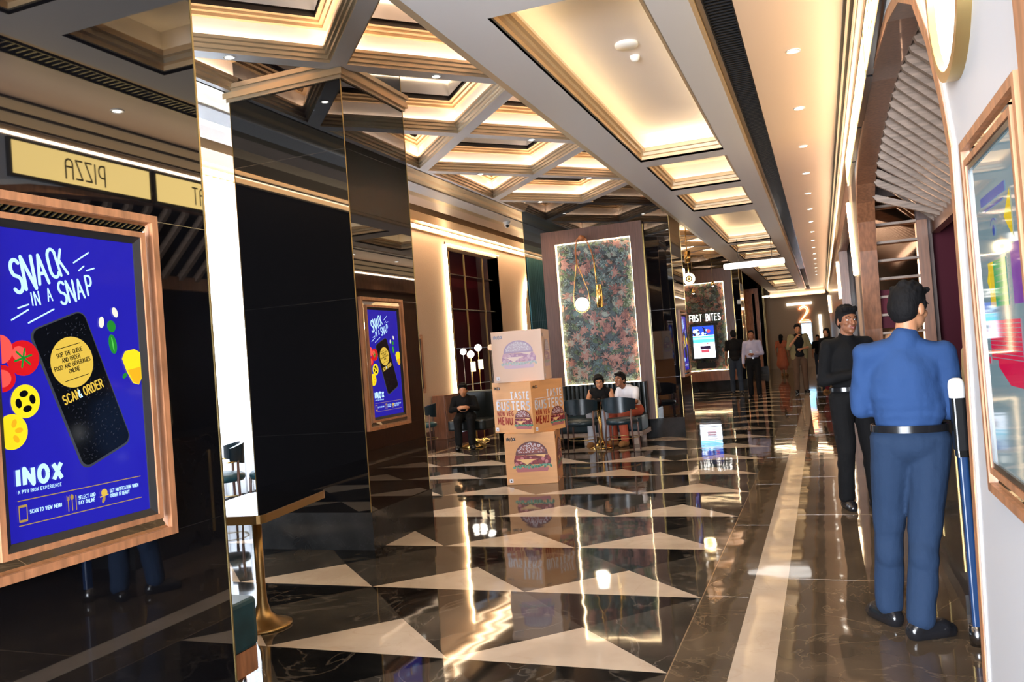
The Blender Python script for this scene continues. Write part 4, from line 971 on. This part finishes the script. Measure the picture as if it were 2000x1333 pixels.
# globe floor lamps in the niche corner
for k, (x, y, z, h_, lb) in enumerate(((-6.06, 13.74, 1.60, 1.42, 'shorter'), (-5.93, 13.80, 1.71, 1.45, 'taller'))):
    t = thing('globe_lamp', (x, y, 0), 'slim lamp with a white globe, the %s of the pair left of the cube stack' % lb, 'lamp', 'globe lamps')
    m = MB(); m.ball((x, y, z), .065, 'globe', 18); m.build('globe', t)
    m = MB(); m.cyl((x + .03, y, h_ - .14), .045, 0, .18, 'globe_soft', 16) if mat('globe_soft', (.9, .85, .6), .4, emis=1.2, ecol=(1, .85, .55)) else None; m.build('shade', t)
    m = MB(); m.tube([(x, y, 0.02), (x, y, z - .06)], .008, 'brass', 6); m.build('stem', t)
    m = MB(); m.lathe((x, y, 0), [(0, .05), (.02, .05), (.09, .015), (.1, 0), (0, 0)], 'brass', 20); m.build('base', t)
for i, (x, y, z) in enumerate(((-6.28, 13.9, 1.66), (-6.17, 13.95, 1.585), (-5.80, 14.1, 1.70))):
    t = thing('globe_lamp', (x, y, 0), ['half-hidden globe lamp against the niche frame', 'pinkish globe lamp left of the white pair', 'dim pinkish globe lamp nearest the top cube'][i], 'lamp', 'globe lamps')
    m = MB(); m.ball((x, y, z), .06, ['globe', 'globe_dim', 'globe_dim'][i], 16) if mat('globe_dim', (.6, .35, .25), .3, emis=.35, ecol=(1, .6, .4)) else None; m.build('globe', t)
    m = MB(); m.tube([(x, y, .0), (x, y, z - .05)], .007, 'steel_dark', 6); m.build('stem', t)
# small wooden cabinet on the beige wall
t = thing('side_cabinet', (-7.0, 14.6, 0), 'low reddish-brown wooden cabinet against the beige wall', 'cabinet')
m = MB(); m.box((-7.16, 14.22, 0), (-6.9, 14.93, .85), 'wood_red'); m.build('body', t, bevel=.006); m = MB(); m.box((-6.9, 14.26, .06), (-6.885, 14.89, .8), 'wood_red'); dr = m.build('door', t); m = MB(); m.tube([(-6.88, 14.8, .4), (-6.865, 14.8, .4), (-6.865, 14.8, .5), (-6.88, 14.8, .5)], .005, 'brass', 6); m.build('handle', dr)
# lounge armchair near the lamps
t = thing('lounge_chair', (-5.75, 12.9, 0), 'dark upholstered lounge chair left of the cube stack', 'chair')
m = MB(); m.bevbox((-6.1, 12.6, .3), (-5.4, 13.2, .48), .06, 'leather_black', 2); m.build('seat', t, bevel=.03); m = MB(); m.bevbox((-6.1, 13.2, .3), (-5.4, 13.32, .95), .05, 'leather_black', 1); m.build('backrest', t, bevel=.03)
m = MB(); m.lathe((-5.75, 12.9, 0), [(0, .3), (.03, .3), (.03, .1), (.22, .02), (.22, 0), (0, 0)], 'brass', 24); m.build('base', t)

# ------------------------------------------------------------------ the counter in the arch
t = thing('service_counter', (.75, 6.4, 0), 'dark marble service counter inside the arch on the right', 'counter')
m = MB(); m.box((.60, 4.75, .1), (1.2, 8.1, 1.0), 'marble_skirting'); m.build('body', t)
m = MB(); m.bevbox((.57, 4.7, 1.0), (1.25, 8.12, 1.04), .02, 'marble_black', 2); m.build('counter_top', t)
m = MB(); m.box((.58, 4.73, 0), (1.2, 8.1, .1), 'steel_dark'); m.build('kick_plate', t)
m = MB()
for k in range(4): m.box((.596, 4.8 + k * .8, .2), (.602, 4.83 + k * .8, .9), 'brass_matt')
m.build('front_inlay', t)
t = thing('popcorn_warmer', (.95, 5.2, 1.04), 'rounded cream-coloured warmer standing on the counter behind the man in blue', 'appliance')
mat('cream_enamel', (.55, .48, .28), .3)
m = MB(); prof = [(.0, 0), (.22, 0), (.26, .12), (.25, .3), (.18, .42), (0, .46)]; m.lathe((.98, 5.25, 1.04), prof, 'cream_enamel', 32); m.build('body', t)
m = MB(); m.tube([(.78, 5.0, 1.08), (.74, 5.0, 1.2), (.80, 5.0, 1.3)], .012, 'black_satin', 6); m.build('handle', t)
# blue queue post with black upper box and white cap
t = thing('kiosk_post', (.557, 4.28, 0), 'slim dark blue post with a black head and white cap at the arch edge', 'post')
mat('navy', (.012, .04, .12), .25)
PM = Matrix.Translation((.068, .33, 0)) @ Matrix.Diagonal((1, 1, .93, 1))
m = MB(PM); m.bevbox((.475, 3.93, .1), (.515, 3.99, .95), .012, 'navy', 2); m.build('post', t)
m = MB(PM); m.bevbox((.462, 3.9, .98), (.52, 3.99, 1.24), .015, 'black_satin', 2); m.build('head', t)
m = MB(PM); m.bevbox((.468, 3.91, .945), (.52, 3.985, .985), .01, 'chrome', 2); m.build('clamp', t)
m = MB(PM); m.lathe((.492, 3.945, 1.24), [(.034, 0), (.036, .05), (.034, .075), (.028, .09), (.016, .098), (0, .1)], 'plastic_white', 20); m.build('cap', t)
m = MB(PM); m.cyl((.495, 3.96, 0), .035, 0, .1, 'steel_dark', 20); m.build('foot', t)
# sloping timber slats under the crown of the arch
t = thing('slat_canopy', (.7, 5.8, 2.5), 'canopy of sloping timber slats filling the crown of the arch', 'canopy')
import_r = random.Random(5)
n_sl = 25
for k in range(n_sl):
    yy = 3.25 + k * (8.05 - 3.25) / (n_sl - 1)
    # height of the arch at this y
    zz = 2.9
    for (ya, za), (yb, zb) in zip(ARC[4:], ARC[5:19]):
        if ya <= yy <= yb: zz = za + (zb - za) * (yy - ya) / (yb - ya)
    xs = .53; p0 = V((xs, yy, zz - .01)); p1 = V((1.02, yy, 2.42)); d = (p1 - p0).normalized(); n = V((-d.z, 0, d.x)) * .026
    m = MB(); w2 = .022
    q = [p0 - n, p1 - n, p1 + n, p0 + n]
    a_ = [V((v.x, v.y - w2, v.z)) for v in q]; b_ = [V((v.x, v.y + w2, v.z)) for v in q]
    tip = (p0 - d * .06)
    m.add(a_ + b_ + [tip + V((0, -w2, .02)), tip + V((0, w2, .02))], [(0, 1, 2, 3), (7, 6, 5, 4), (1, 5, 6, 2), (0, 4, 5, 1), (3, 2, 6, 7), (0, 3, 8), (4, 9, 7), (0, 8, 9, 4), (3, 7, 9, 8)], 'wood_slat')
    m.build('slat', t)
m = MB(); m.box((.99, 3.1, 2.33), (1.06, 8.3, 2.45), 'wood_red'); m.build('eave_beam', t)
# ladder shelf at the far jamb
t = thing('ladder_shelf', (.68, 8.2, 0), 'ladder-like timber shelf with copper-coloured mirror panels at the far side of the arch', 'shelf')
m = MB(); m.box((.40, 8.16, 0), (.45, 8.24, 2.75), 'marble_cream'); m.build('stone_post', t)
m = MB(); m.box((.86, 8.16, 0), (.95, 8.24, 2.45), 'wood_red'); m.build('timber_post', t)
for k in range(11):
    m = MB(); z = .95 + k * .165; m.box((.45, 8.14, z), (.86, 8.2, z + .022), 'wood_slat'); m.build('rung', t)
m = MB(); m.box((.45, 8.22, .9), (.86, 8.235, 2.7), 'copper_mirror') if mat('copper_mirror', (.75, .4, .22), .06, metal=1) else None; m.build('mirror_panel', t)
m = MB(); m.box((.45, 8.205, 1.5), (.64, 8.215, 1.85), 'maroon'); m.build('maroon_panel', t)
m = MB(); m.box((.60, 8.12, 1.62), (.82, 8.135, 1.82), 'white_led'); tag(m.build('menu_screen'), 'small bright white screen on the ladder shelf behind the men', 'screen')
m = MB(); m.tube([(.98, 8.45, 2.5), (.97, 8.45, 2.3), (.985, 8.45, 1.8), (1.0, 8.45, 1.2)], .022, 'plastic_white', 8); tag(m.build('curved_trim'), 'white curved edge strip beside the maroon wall', 'trim')

# ================================================================== PEOPLE
mat('skin', lin('#b07a58'), .5, noise=.08, nscale=30); mat('skin_dark', lin('#8a5a40'), .5, noise=.08, nscale=30); mat('hair', (.004, .0035, .004), .8, spec=.2, bump=.6, nscale=70, stretch=(1, 1, .4))
mat('eye_white', (.7, .68, .65), .2); mat('eye_dark', (.01, .006, .004), .1); mat('lip', lin('#8a4a42'), .5); mat('teeth', (.8, .78, .74), .3)
for n_, c_ in (('cl_blue', '#27416c'), ('cl_navy', '#1f3049'), ('cl_black', '#0d0d0f'), ('cl_char', '#26262a'), ('cl_white', '#d8d8de'), ('cl_rust', '#a8523c'), ('cl_lilac', '#a8a4b8'), ('cl_khaki', '#7a7050'), ('cl_brown', '#5c4636'), ('cl_orange', '#b86a4c'), ('cl_maroon', '#5a1820'), ('cl_denim', '#2c3440'), ('cl_pale', '#a8acb8'), ('shoe_tan', '#8a6038')):
    mat(n_, lin(c_), .85, spec=.2, bump=.55, nscale=7, stretch=(1, 1, .6), bdist=.035)
mat('shoe_black', (.01, .01, .012), .18)
tex = bpy.data.textures.new('folds', 'CLOUDS'); tex.noise_scale = .15; tex.noise_depth = 1
def prim_mesh(prims, M):
    vs, fs = [], []
    def add(pts, rings, n):
        b = len(vs); vs.extend(M @ p for p in pts)
        fs.append([b + k for k in range(n)][::-1])
        for i in range(rings - 1):
            for k in range(n): fs.append((b + i * n + k, b + i * n + (k + 1) % n, b + (i + 1) * n + (k + 1) % n, b + (i + 1) * n + k))
        fs.append([b + (rings - 1) * n + k for k in range(n)])
    for p in prims:
        if p[0] == 'c':
            _, a, b, r0, r1 = p; a, b = V(a), V(b); d = b - a; L = d.length
            d = d / L if L > 1e-6 else V((0, 0, 1)); u = d.cross(V((0, 0, 1)))
            if u.length < .05: u = d.cross(V((1, 0, 0)))
            u.normalize(); w_ = d.cross(u); n = 14; pts = []; rings = 0
            for k in range(5):
                t = -PI / 2 + (k + .35) / 5.35 * PI / 2; c = a + d * (r0 * math.sin(t)); rr_ = r0 * math.cos(t); pts += [c + (u * math.cos(q) + w_ * math.sin(q)) * rr_ for q in [2 * PI * j / n for j in range(n)]]; rings += 1
            for k in range(5):
                t = (k) / 5.35 * PI / 2; c = b + d * (r1 * math.sin(t)); rr_ = r1 * math.cos(t); pts += [c + (u * math.cos(q) + w_ * math.sin(q)) * rr_ for q in [2 * PI * j / n for j in range(n)]]; rings += 1
            add(pts, rings, n)
        else:
            c, R3 = V(p[1]), p[2]; Q = p[3] if len(p) > 3 else Matrix.Identity(3); n = 18; h = 12; pts = []
            for i in range(1, h):
                a = PI * i / h
                pts += [c + Q @ V((R3[0] * math.sin(a) * math.cos(t), R3[1] * math.sin(a) * math.sin(t), R3[2] * math.cos(a))) for t in [2 * PI * k / n for k in range(n)]]
            add(pts, h - 1, n)
    return vs, fs
def blob(name, prims, voxel, m, parent, smooth=6, fold=0.0, label=None):
    M = Matrix.Identity(4); vs, fs = prim_mesh(prims, M)
    me = bpy.data.meshes.new(name); me.from_pydata(vs, [], fs); me.update()
    bm = bmesh.new(); bm.from_mesh(me); bmesh.ops.recalc_face_normals(bm, faces=bm.faces); bm.to_mesh(me); bm.free()
    tmp = bpy.data.objects.new('tmp', me); COL.objects.link(tmp)
    r = tmp.modifiers.new('r', 'REMESH'); r.mode = 'VOXEL'; r.voxel_size = voxel; r.use_smooth_shade = True
    if smooth: s_ = tmp.modifiers.new('s', 'SMOOTH'); s_.factor = .5; s_.iterations = smooth
    if fold: d = tmp.modifiers.new('d', 'DISPLACE'); d.texture = tex; d.strength = fold; d.mid_level = .5; d.texture_coords = 'LOCAL'
    dg = bpy.context.evaluated_depsgraph_get(); dg.update(); ev = tmp.evaluated_get(dg); out = bpy.data.meshes.new_from_object(ev)
    bpy.data.objects.remove(tmp); out.name = name; out.materials.clear(); out.materials.append(MATS[m])
    out.polygons.foreach_set('use_smooth', [True] * len(out.polygons))
    o = bpy.data.objects.new(name, out); COL.objects.link(o); o.parent = parent
    if label: o['label'] = label
    return o
def hand(w_, f, pn, ts, curl, s=1.0):
    """wrist, finger direction, palm normal (curl side), thumb side sign, curl 0..1"""
    w_ = V(w_); f = V(f).normalized(); pn = V(pn); pn = (pn - f * pn.dot(f)).normalized(); sd = f.cross(pn).normalized() * ts
    P = []
    P.append(('c', w_ - f * .01 * s, w_ + f * .04 * s, .026 * s, .03 * s))
    for i, (o_, L) in enumerate(((.030, .070), (.010, .078), (-.011, .073), (-.030, .058))):
        k = w_ + f * (.085 - abs(i - 1) * .005) * s + sd * o_ * s
        P.append(('c', w_ + f * .02 * s + sd * o_ * .6 * s, k, .014 * s, .011 * s))
        a = 0; q = k
        for j, fr in enumerate((.45, .3, .25)):
            a += curl * (1.0, 1.3, .9)[j] * (1 + .1 * i); d = f * math.cos(a) + pn * math.sin(a); e = q + d * L * fr * s
            P.append(('c', q, e, (.0098 - .001 * j) * s, (.0088 - .001 * j) * s)); q = e
    b = w_ + f * .025 * s + sd * .024 * s; m1 = b + (f * .5 + sd * .75 + pn * .35).normalized() * .036 * s; m2 = m1 + (f * .8 + sd * .3 + pn * (.3 + curl * .5)).normalized() * .032 * s; m3 = m2 + (f * .85 + pn * (.4 + curl)).normalized() * .024 * s
    P += [('c', b, m1, .015 * s, .012 * s), ('c', m1, m2, .0115 * s, .0105 * s), ('c', m2, m3, .0105 * s, .0085 * s)]
    return P
def lerp(a, b, t): return V(a) * (1 - t) + V(b) * t
def person(x, y, rz, label, J=None, s=1.0, vox=.012, skin='skin', top=('cl_black', 'long'), bottom=('cl_black', 'long'), shoe='shoe_black', hairst='short', yaw=0, pitch=0, smile=False, female=False, curl=.5, hands=None, belt=False, overshirt=None, z=0, toes=None, skirt=None, detail=True, open_neck=False, foldamt=.012):
    t = thing('person', (x, y, z), label, 'person', rz=rz)
    D = dict(pelvis=(0, 0, .95), belly=(0, .0, 1.08), chest=(0, .0, 1.27), neck=(0, -.01, 1.46), head=(0, .02, 1.60), shL=(-.18, 0, 1.41), shR=(.18, 0, 1.41), elL=(-.23, -.02, 1.12), elR=(.23, -.02, 1.12), wrL=(-.24, .08, .88), wrR=(.24, .08, .88),
             hipL=(-.09, 0, .92), hipR=(.09, 0, .92), knL=(-.1, .03, .5), knR=(.1, .03, .5), anL=(-.11, -.02, .09), anR=(.11, -.02, .09))
    D.update(J or {}); D = {k: V(v) * s for k, v in D.items()}
    fs = .93 if female else 1.0
    toes = toes or {}; tl = V(toes.get('L', (-.2, 1, 0))).normalized(); tr = V(toes.get('R', (.2, 1, 0))).normalized()
    spine = (D['neck'] - D['pelvis']).normalized(); sx = (D['shR'] - D['shL']).normalized(); sy = spine.cross(sx) * -1 if False else sx.cross(spine) * -1
    Q = Matrix((sx, spine.cross(sx), spine)).transposed()
    def torso(e, lo=True, ch=.0):
        P = [('e', D['chest'], ((.155 * fs + e) * s, (.105 + e) * s, (.17 + e * .5) * s), Q), ('e', D['belly'], ((.135 * fs + e) * s, (.098 + e) * s, (.15) * s), Q), ('c', D['neck'] - spine * .045 * s, lerp(D['shL'], D['shR'], .1), (.05 + e) * s, (.046 + e) * s), ('c', D['neck'] - spine * .045 * s, lerp(D['shL'], D['shR'], .9), (.05 + e) * s, (.046 + e) * s),
             ('c', D['chest'], D['neck'] - spine * .03 * s, (.08 + e) * s, (.055 + e) * s)]
        if female: P += [('e', D['chest'] + Q @ V((k * .07, .07, -.01)) * s, ((.06 + e) * s,) * 3) for k in (-1, 1)]
        if lo: P.append(('e', D['pelvis'], ((.155 + e) * s, (.112 + e) * s, .12 * s), Q))
        return P
    def arm(sd, e, upto=1.0):
        a, b, c = D['sh' + sd], D['el' + sd], D['wr' + sd]; P = [('c', a, lerp(a, b, min(1, upto * 2)), (.050 * fs + e) * s, ((.050 - .012 * min(1, upto * 2)) * fs + e) * s)]
        if upto > .5: P.append(('c', b, lerp(b, c, (upto - .5) * 2), (.039 * fs + e) * s, ((.039 - .012 * (upto - .5) * 2) * fs + e) * s))
        return P
    def leg(sd, e, upto=1.0):
        a, b, c = D['hip' + sd], D['kn' + sd], D['an' + sd]
        P = [('c', a, b, (.088 + e) * s, (.056 + e) * s)]
        if upto > .5: P += [('c', b, lerp(b, c, (upto - .5) * 2), (.055 + e) * s, (.038 + e * (1 + (.4 if e > .01 else 0))) * s), ('e', lerp(b, c, .3) + V((0, -.012, 0)) * s, ((.05 + e) * s, (.055 + e) * s, .1 * s))]
        return P
    def foot(sd, e):
        a = D['an' + sd]; d = tl if sd == 'L' else tr; fl = V((a.x, a.y, a.z - .052 * s))
        return [('c', a, fl - d * .03 * s, (.036 + e) * s, (.034 + e) * s), ('c', fl - d * .035 * s, fl + d * .14 * s + V((0, 0, -.012 * s)), (.034 + e) * s, (.026 + e) * s), ('c', fl - d * .03 * s + V((0, 0, -.01 * s)), fl + d * .10 * s, (.034 + e) * s, (.038 + e) * s)]
    # head frame
    H = Q.copy() @ Matrix.Rotation(yaw, 3, 'Z') @ Matrix.Rotation(-pitch, 3, 'X'); hc = D['head']
    def h(*p): return hc + H @ V(p) * s
    def he(c, r): return ('e', h(*c), tuple(q * s for q in r), H)
    head = [he((0, -.008, .025), (.074, .09, .088)), he((0, .022, -.045), (.056, .062, .062)), he((0, .06, -.088), (.026, .02, .018)), ('c', h(0, .082, .012), h(0, .103, -.026), .009 * s, .0135 * s), he((.012, .093, -.03), (.009, .01, .008)), he((-.012, .093, -.03), (.009, .01, .008)),
            he((0, .072, .03), (.05, .018, .012)), he((.036, .055, -.02), (.022, .024, .022)), he((-.036, .055, -.02), (.022, .024, .022)), he((0, .078, -.056), (.024, .012, .012)), he((.077, -.008, -.008), (.009, .02, .031)), he((-.077, -.008, -.008), (.009, .02, .031)),
            ('c', D['neck'] - spine * .04 * s, h(0, -.015, -.05), .056 * fs * s, .05 * fs * s)]
    body = torso(0) + head
    for sd in 'LR':
        body += arm(sd, 0) + leg(sd, 0) + foot(sd, 0)
        fdir = (D['wr' + sd] - D['el' + sd]).normalized(); pn = V((1 if sd == 'L' else -1, .2, 0)); cu = curl
        if hands and sd in hands: fdir, pn, cu = hands[sd]
        body += hand(D['wr' + sd], fdir, pn, (1 if sd == 'L' else -1) * (1), cu, s * fs)
    blob('body', body, min(vox, .0065) if detail else vox, skin, t, 2 if detail else 4)
    # clothes
    k, ln = top; up = {'long': .97, 'short': .36, 'none': 0, 'roll': .7}[ln]; e = .018
    P = torso(e, not belt)
    if belt: P += [('e', lerp(D['chest'], D['pelvis'] + spine * .13 * s, q), ((.176 - .012 * q) * s, .125 * s, .10 * s * (1 - .55 * q)), Q) for q in (0, .25, .5, .75, 1)]
    if up:
        for sd in 'LR': P += arm(sd, e * .75, up)
    if not open_neck and ln != 'none': P.append(('c', D['neck'] - spine * .05 * s, D['neck'] + spine * .012 * s, .066 * s, .064 * s))
    if ln != 'none' or True: blob('shirt', P, vox, k, t, 16 if belt else 5, foldamt if ln != 'none' else .004)
    if overshirt:
        P = []
        for sd in 'LR':
            a = lerp(D['shL'], D['shR'], .12 if sd == 'L' else .88); c_ = D['pelvis'] + Q @ V(((-.11 if sd == 'L' else .11), .0, -.06)) * s
            P += [('c', a + Q @ V((0, .0, -.02)), c_, .085 * s, .10 * s)] + arm(sd, .027, .5)
        P += [('e', D['chest'] + Q @ V((0, -.04, -.02)) * s, (.17 * s, .09 * s, .2 * s), Q), ('e', D['belly'] + Q @ V((0, -.04, -.05)) * s, (.16 * s, .09 * s, .2 * s), Q)]
        blob('overshirt', P, vox, overshirt, t, 5, foldamt)
    kb, lb = bottom; P = [('e', D['pelvis'] - spine * .01 * s, ((.155 + .014) * s, (.112 + .014) * s, .115 * s), Q)]; 
    for sd in 'LR': P += leg(sd, .02, {'long': .985, 'short': .52, 'mid': .75}[lb])
    blob('trousers', P, vox, kb, t, 5, min(foldamt, .016))
    if skirt:
        P = [('c', D['pelvis'] + V((0, 0, .1 * s)), D['pelvis'] - V((0, 0, .45 * s)), .15 * s, .24 * s)]; blob('skirt', P, vox, skirt, t, 5, .03)
    for sd in 'LR': blob('shoe', foot(sd, .012), min(vox, .01), shoe, t, 3)
    if belt:
        m = MB(t.matrix_world); c0 = D['pelvis'] + spine * .065 * s
        ringp = lambda r, zz: [c0 + Q @ V(((.157 + r) * s * math.cos(a), (.112 + r) * s * math.sin(a), zz * s)) for a in [2 * PI * q / 36 for q in range(36)]]
        m.ring(ringp(.012, -.018), ringp(.019, -.017), 'shoe_black', smooth=True); m.ring(ringp(.019, -.017), ringp(.019, .017), 'shoe_black', smooth=True); m.ring(ringp(.019, .017), ringp(.010, .018), 'shoe_black', smooth=True)
        m.build('belt', t)
    # hair
    P = [he((0, -.018, .05), (.081, .094, .083)), he((0, -.045, .01), (.078, .068, .085))]
    rnd = random.Random(int(abs(x * 100)) + 3)
    P.append(he((0, -.062, -.025), (.058, .034, .05)))
    if hairst in ('short', 'quiff'):
        for _ in range(34):
            a = rnd.uniform(0, 2 * PI); b = rnd.uniform(.35, 1.4)
            P.append(he((.068 * math.cos(a) * math.sin(b), -.02 + .082 * math.sin(a) * math.sin(b), .058 + .078 * math.cos(b)), (rnd.uniform(.012, .019),) * 3))
        for i in range(7): P.append(he((-.05 + i * .0167, .058 + .004 * (i % 2), .098), (.017, .02, .015 + (.012 if hairst == 'quiff' else 0))))
        P += [he((.07, .015, .02), (.012, .02, .03)), he((-.07, .015, .02), (.012, .02, .03))]
    if hairst in ('long', 'bun'):
        P += [he((.066, .02, .02), (.02, .04, .055)), he((-.066, .02, .02), (.02, .04, .055)), he((0, .05, .085), (.055, .03, .022))]
    if hairst == 'bun': P.append(he((.0, -.10, .07), (.045, .04, .045)))
    if hairst == 'long':
        P += [('c', h(0, -.06, .0), h(0, -.10, -.36), .075 * s, .045 * s), ('c', h(.05, -.03, 0), h(.055, -.05, -.28), .04 * s, .025 * s), ('c', h(-.05, -.03, 0), h(-.055, -.05, -.28), .04 * s, .025 * s)]
    blob('hair', P, .007 if detail else .012, 'hair', t, 2)
    if detail:
        B = t.matrix_world
        for q in (-1, 1):
            m = MB(B); m.ball(h(q * .031, .0665, .008), .0115 * s, 'eye_white', 12, (1.15, 1, .62)); ey = m.build('eye', t); m = MB(B); m.ball(h(q * .031, .0745, .008), .0058 * s, 'eye_dark', 10); m.build('pupil', ey)
            m = MB(B); m.tube([h(q * .014, .088, .028), h(q * .032, .087, .036), h(q * .052, .072, .028)], [.003 * s, .0042 * s, .002 * s], 'hair', 6); m.build('eyebrow', t)
        m = MB(B)
        wq = .024 if smile else .019
        m.tube([h(-wq, .083, -.052 + (.006 if smile else 0)), h(-.008, .0905, -.054), h(0, .091, -.055), h(.008, .0905, -.054), h(wq, .083, -.052 + (.006 if smile else 0))], [.002 * s, .005 * s, .005 * s, .005 * s, .002 * s], 'lip', 8)
        m.tube([h(-wq, .083, -.054 + (.005 if smile else 0)), h(0, .089, -.066 if not smile else -.069), h(wq, .083, -.054 + (.005 if smile else 0))], [.002 * s, .006 * s, .002 * s], 'lip', 8); m.build('lips', t)
        if smile: m = MB(B); m.tube([h(-.018, .0845, -.056), h(0, .0895, -.0605), h(.018, .0845, -.056)], [.002 * s, .0045 * s, .002 * s], 'teeth', 8); m.build('teeth', t)
    return t

# man in blue leaning at the counter, seen from behind
person(.36, 4.45, 0, 'man in a blue shirt and navy trousers seen from behind, arms crossed at the counter', dict(
    pelvis=(0, 0, .94), belly=(.0, .0, 1.06), chest=(.0, .0, 1.25), neck=(.015, .0, 1.44), head=(.05, .03, 1.585), shL=(-.175, 0, 1.365), shR=(.18, 0, 1.36),
    elL=(-.205, .04, 1.10), elR=(.215, -.0, 1.08), wrL=(.02, .19, 1.10), wrR=(.02, .20, 1.05), hipL=(-.085, 0, .92), hipR=(.085, 0, .92), knL=(-.125, .06, .5), knR=(.03, -.03, .5), anL=(-.15, .10, .09), anR=(-.025, -.10, .09)),
    s=1.0, vox=.009, top=('cl_blue', 'long'), bottom=('cl_navy', 'long'), yaw=-.75, pitch=.1, belt=True, toes={'L': (-.55, .85, 0), 'R': (.9, .45, 0)}, hands={'L': ((1, -.55, .15), (0, -1, 0), .35), 'R': ((-1, .1, 0), (0, -1, 0), .5)}, hairst='short', foldamt=.04)
# smiling man in black
person(.185, 7.45, math.radians(-152), 'smiling man in a black shirt and trousers standing past the man in blue', dict(
    head=(-.0, .035, 1.585), neck=(0, -.005, 1.44), shL=(-.175, 0, 1.385), shR=(.175, 0, 1.385), elR=(.225, -.03, 1.09), wrR=(.045, .20, 1.15), elL=(-.22, .02, 1.1), wrL=(-.12, .26, 1.05),
    knL=(-.11, .05, .5), anL=(-.12, .06, .09), anR=(.08, -.06, .09)), s=1.0, vox=.009, skin='skin_dark', top=('cl_black', 'long'), bottom=('cl_black', 'long'), yaw=-.02, pitch=.02, smile=True, hairst='quiff', curl=1.0, belt=True, open_neck=False, foldamt=.014)
# seated couple
SIT = dict(pelvis=(0, 0, .52), belly=(0, .04, .62), chest=(0, .09, .76), neck=(0, .14, .88), head=(0, .19, .985), shL=(-.16, .12, .835), shR=(.16, .12, .835), elL=(-.22, .2, .66), elR=(.22, .2, .66), wrL=(-.09, .38, .70), wrR=(.09, .38, .70),
           hipL=(-.09, .03, .52), hipR=(.09, .03, .52), knL=(-.11, .42, .50), knR=(.11, .42, .50), anL=(-.11, .42, .1), anR=(.11, .42, .1))
person(-3.36, 12.72, PI, 'woman in a black sleeveless top seated on the dark bench', dict(SIT, head=(0, .17, .99), anL=(-.1, .38, .1), anR=(.08, .5, .1)), vox=.011, top=('cl_black', 'none'), bottom=('cl_pale', 'long'), shoe='shoe_tan', hairst='bun', yaw=.25, pitch=-.15, female=True, open_neck=True)
person(-2.86, 12.68, math.radians(152), 'man in a white T-shirt and rust trousers bent over his phone on the dark bench', dict(SIT, chest=(0, .1, .77), neck=(-.0, .17, .90), head=(.02, .26, 1.0), anL=(-.12, .40, .1), anR=(.1, .4, .1), wrL=(-.06, .36, .69), wrR=(.05, .36, .69)), vox=.011, skin='skin_dark', top=('cl_white', 'short'), bottom=('cl_rust', 'long'), shoe='shoe_tan', hairst='short', yaw=.1, pitch=-.6, curl=.9, open_neck=True)
person(-5.85, 12.85, math.radians(200), 'person in dark clothes seated alone by the globe lamps', dict(SIT), vox=.014, top=('cl_black', 'long'), bottom=('cl_black', 'long'), hairst='short', pitch=-.3, detail=False)
# people in the corridor
person(-1.69, 21.45, PI, 'man in a pale lilac shirt looking at his phone in the corridor', dict(elL=(-.24, -.03, 1.12), wrL=(-.03, .22, 1.12), anL=(-.1, .08, .09)), s=.985, vox=.014, skin='skin_dark', top=('cl_lilac', 'long'), bottom=('cl_black', 'long'), belt=True, pitch=-.35, detail=False)
m = MB(); m.box((-1.74, 21.19, 1.11), (-1.67, 21.2, 1.2), 'black_satin'); tag(m.build('phone'), 'dark phone in the hand of the man in the lilac shirt', 'phone')
person(-2.3, 23.2, .2, 'man in a black T-shirt and jeans beside the man in lilac', dict(anL=(-.1, .1, .09)), s=1.02, vox=.014, skin='skin_dark', top=('cl_black', 'short'), bottom=('cl_denim', 'long'), detail=False)
person(-.60, 22.3, PI + .15, 'bearded man in an open olive shirt and brown trousers with a hand at his mouth', dict(elR=(.25, .06, 1.14), wrR=(.06, .20, 1.40), elL=(-.26, 0, 1.14), wrL=(-.05, .2, 1.10)), s=1.03, vox=.014, top=('cl_black', 'short'), overshirt='cl_khaki', bottom=('cl_brown', 'long'), detail=False)
person(-1.47, 32.1, -.25, 'woman with long dark hair in an orange dress walking away', dict(anL=(-.08, .1, .09)), s=.91, vox=.016, top=('cl_orange', 'short'), bottom=('cl_orange', 'mid'), skirt='cl_orange', shoe='shoe_tan', hairst='long', female=True, detail=False)
person(.10, 22.0, PI - .5, 'person in maroon and black with a dark scarf far down the corridor', dict(), s=.94, vox=.016, top=('cl_black', 'long'), bottom=('cl_maroon', 'long'), skirt='cl_maroon', shoe='shoe_tan', hairst='long', female=True, detail=False)
person(-.17, 30.4, PI, 'small person in a black top at the far end of the corridor', dict(), s=.84, vox=.016, top=('cl_black', 'short'), bottom=('cl_denim', 'long'), shoe='cl_white', detail=False)
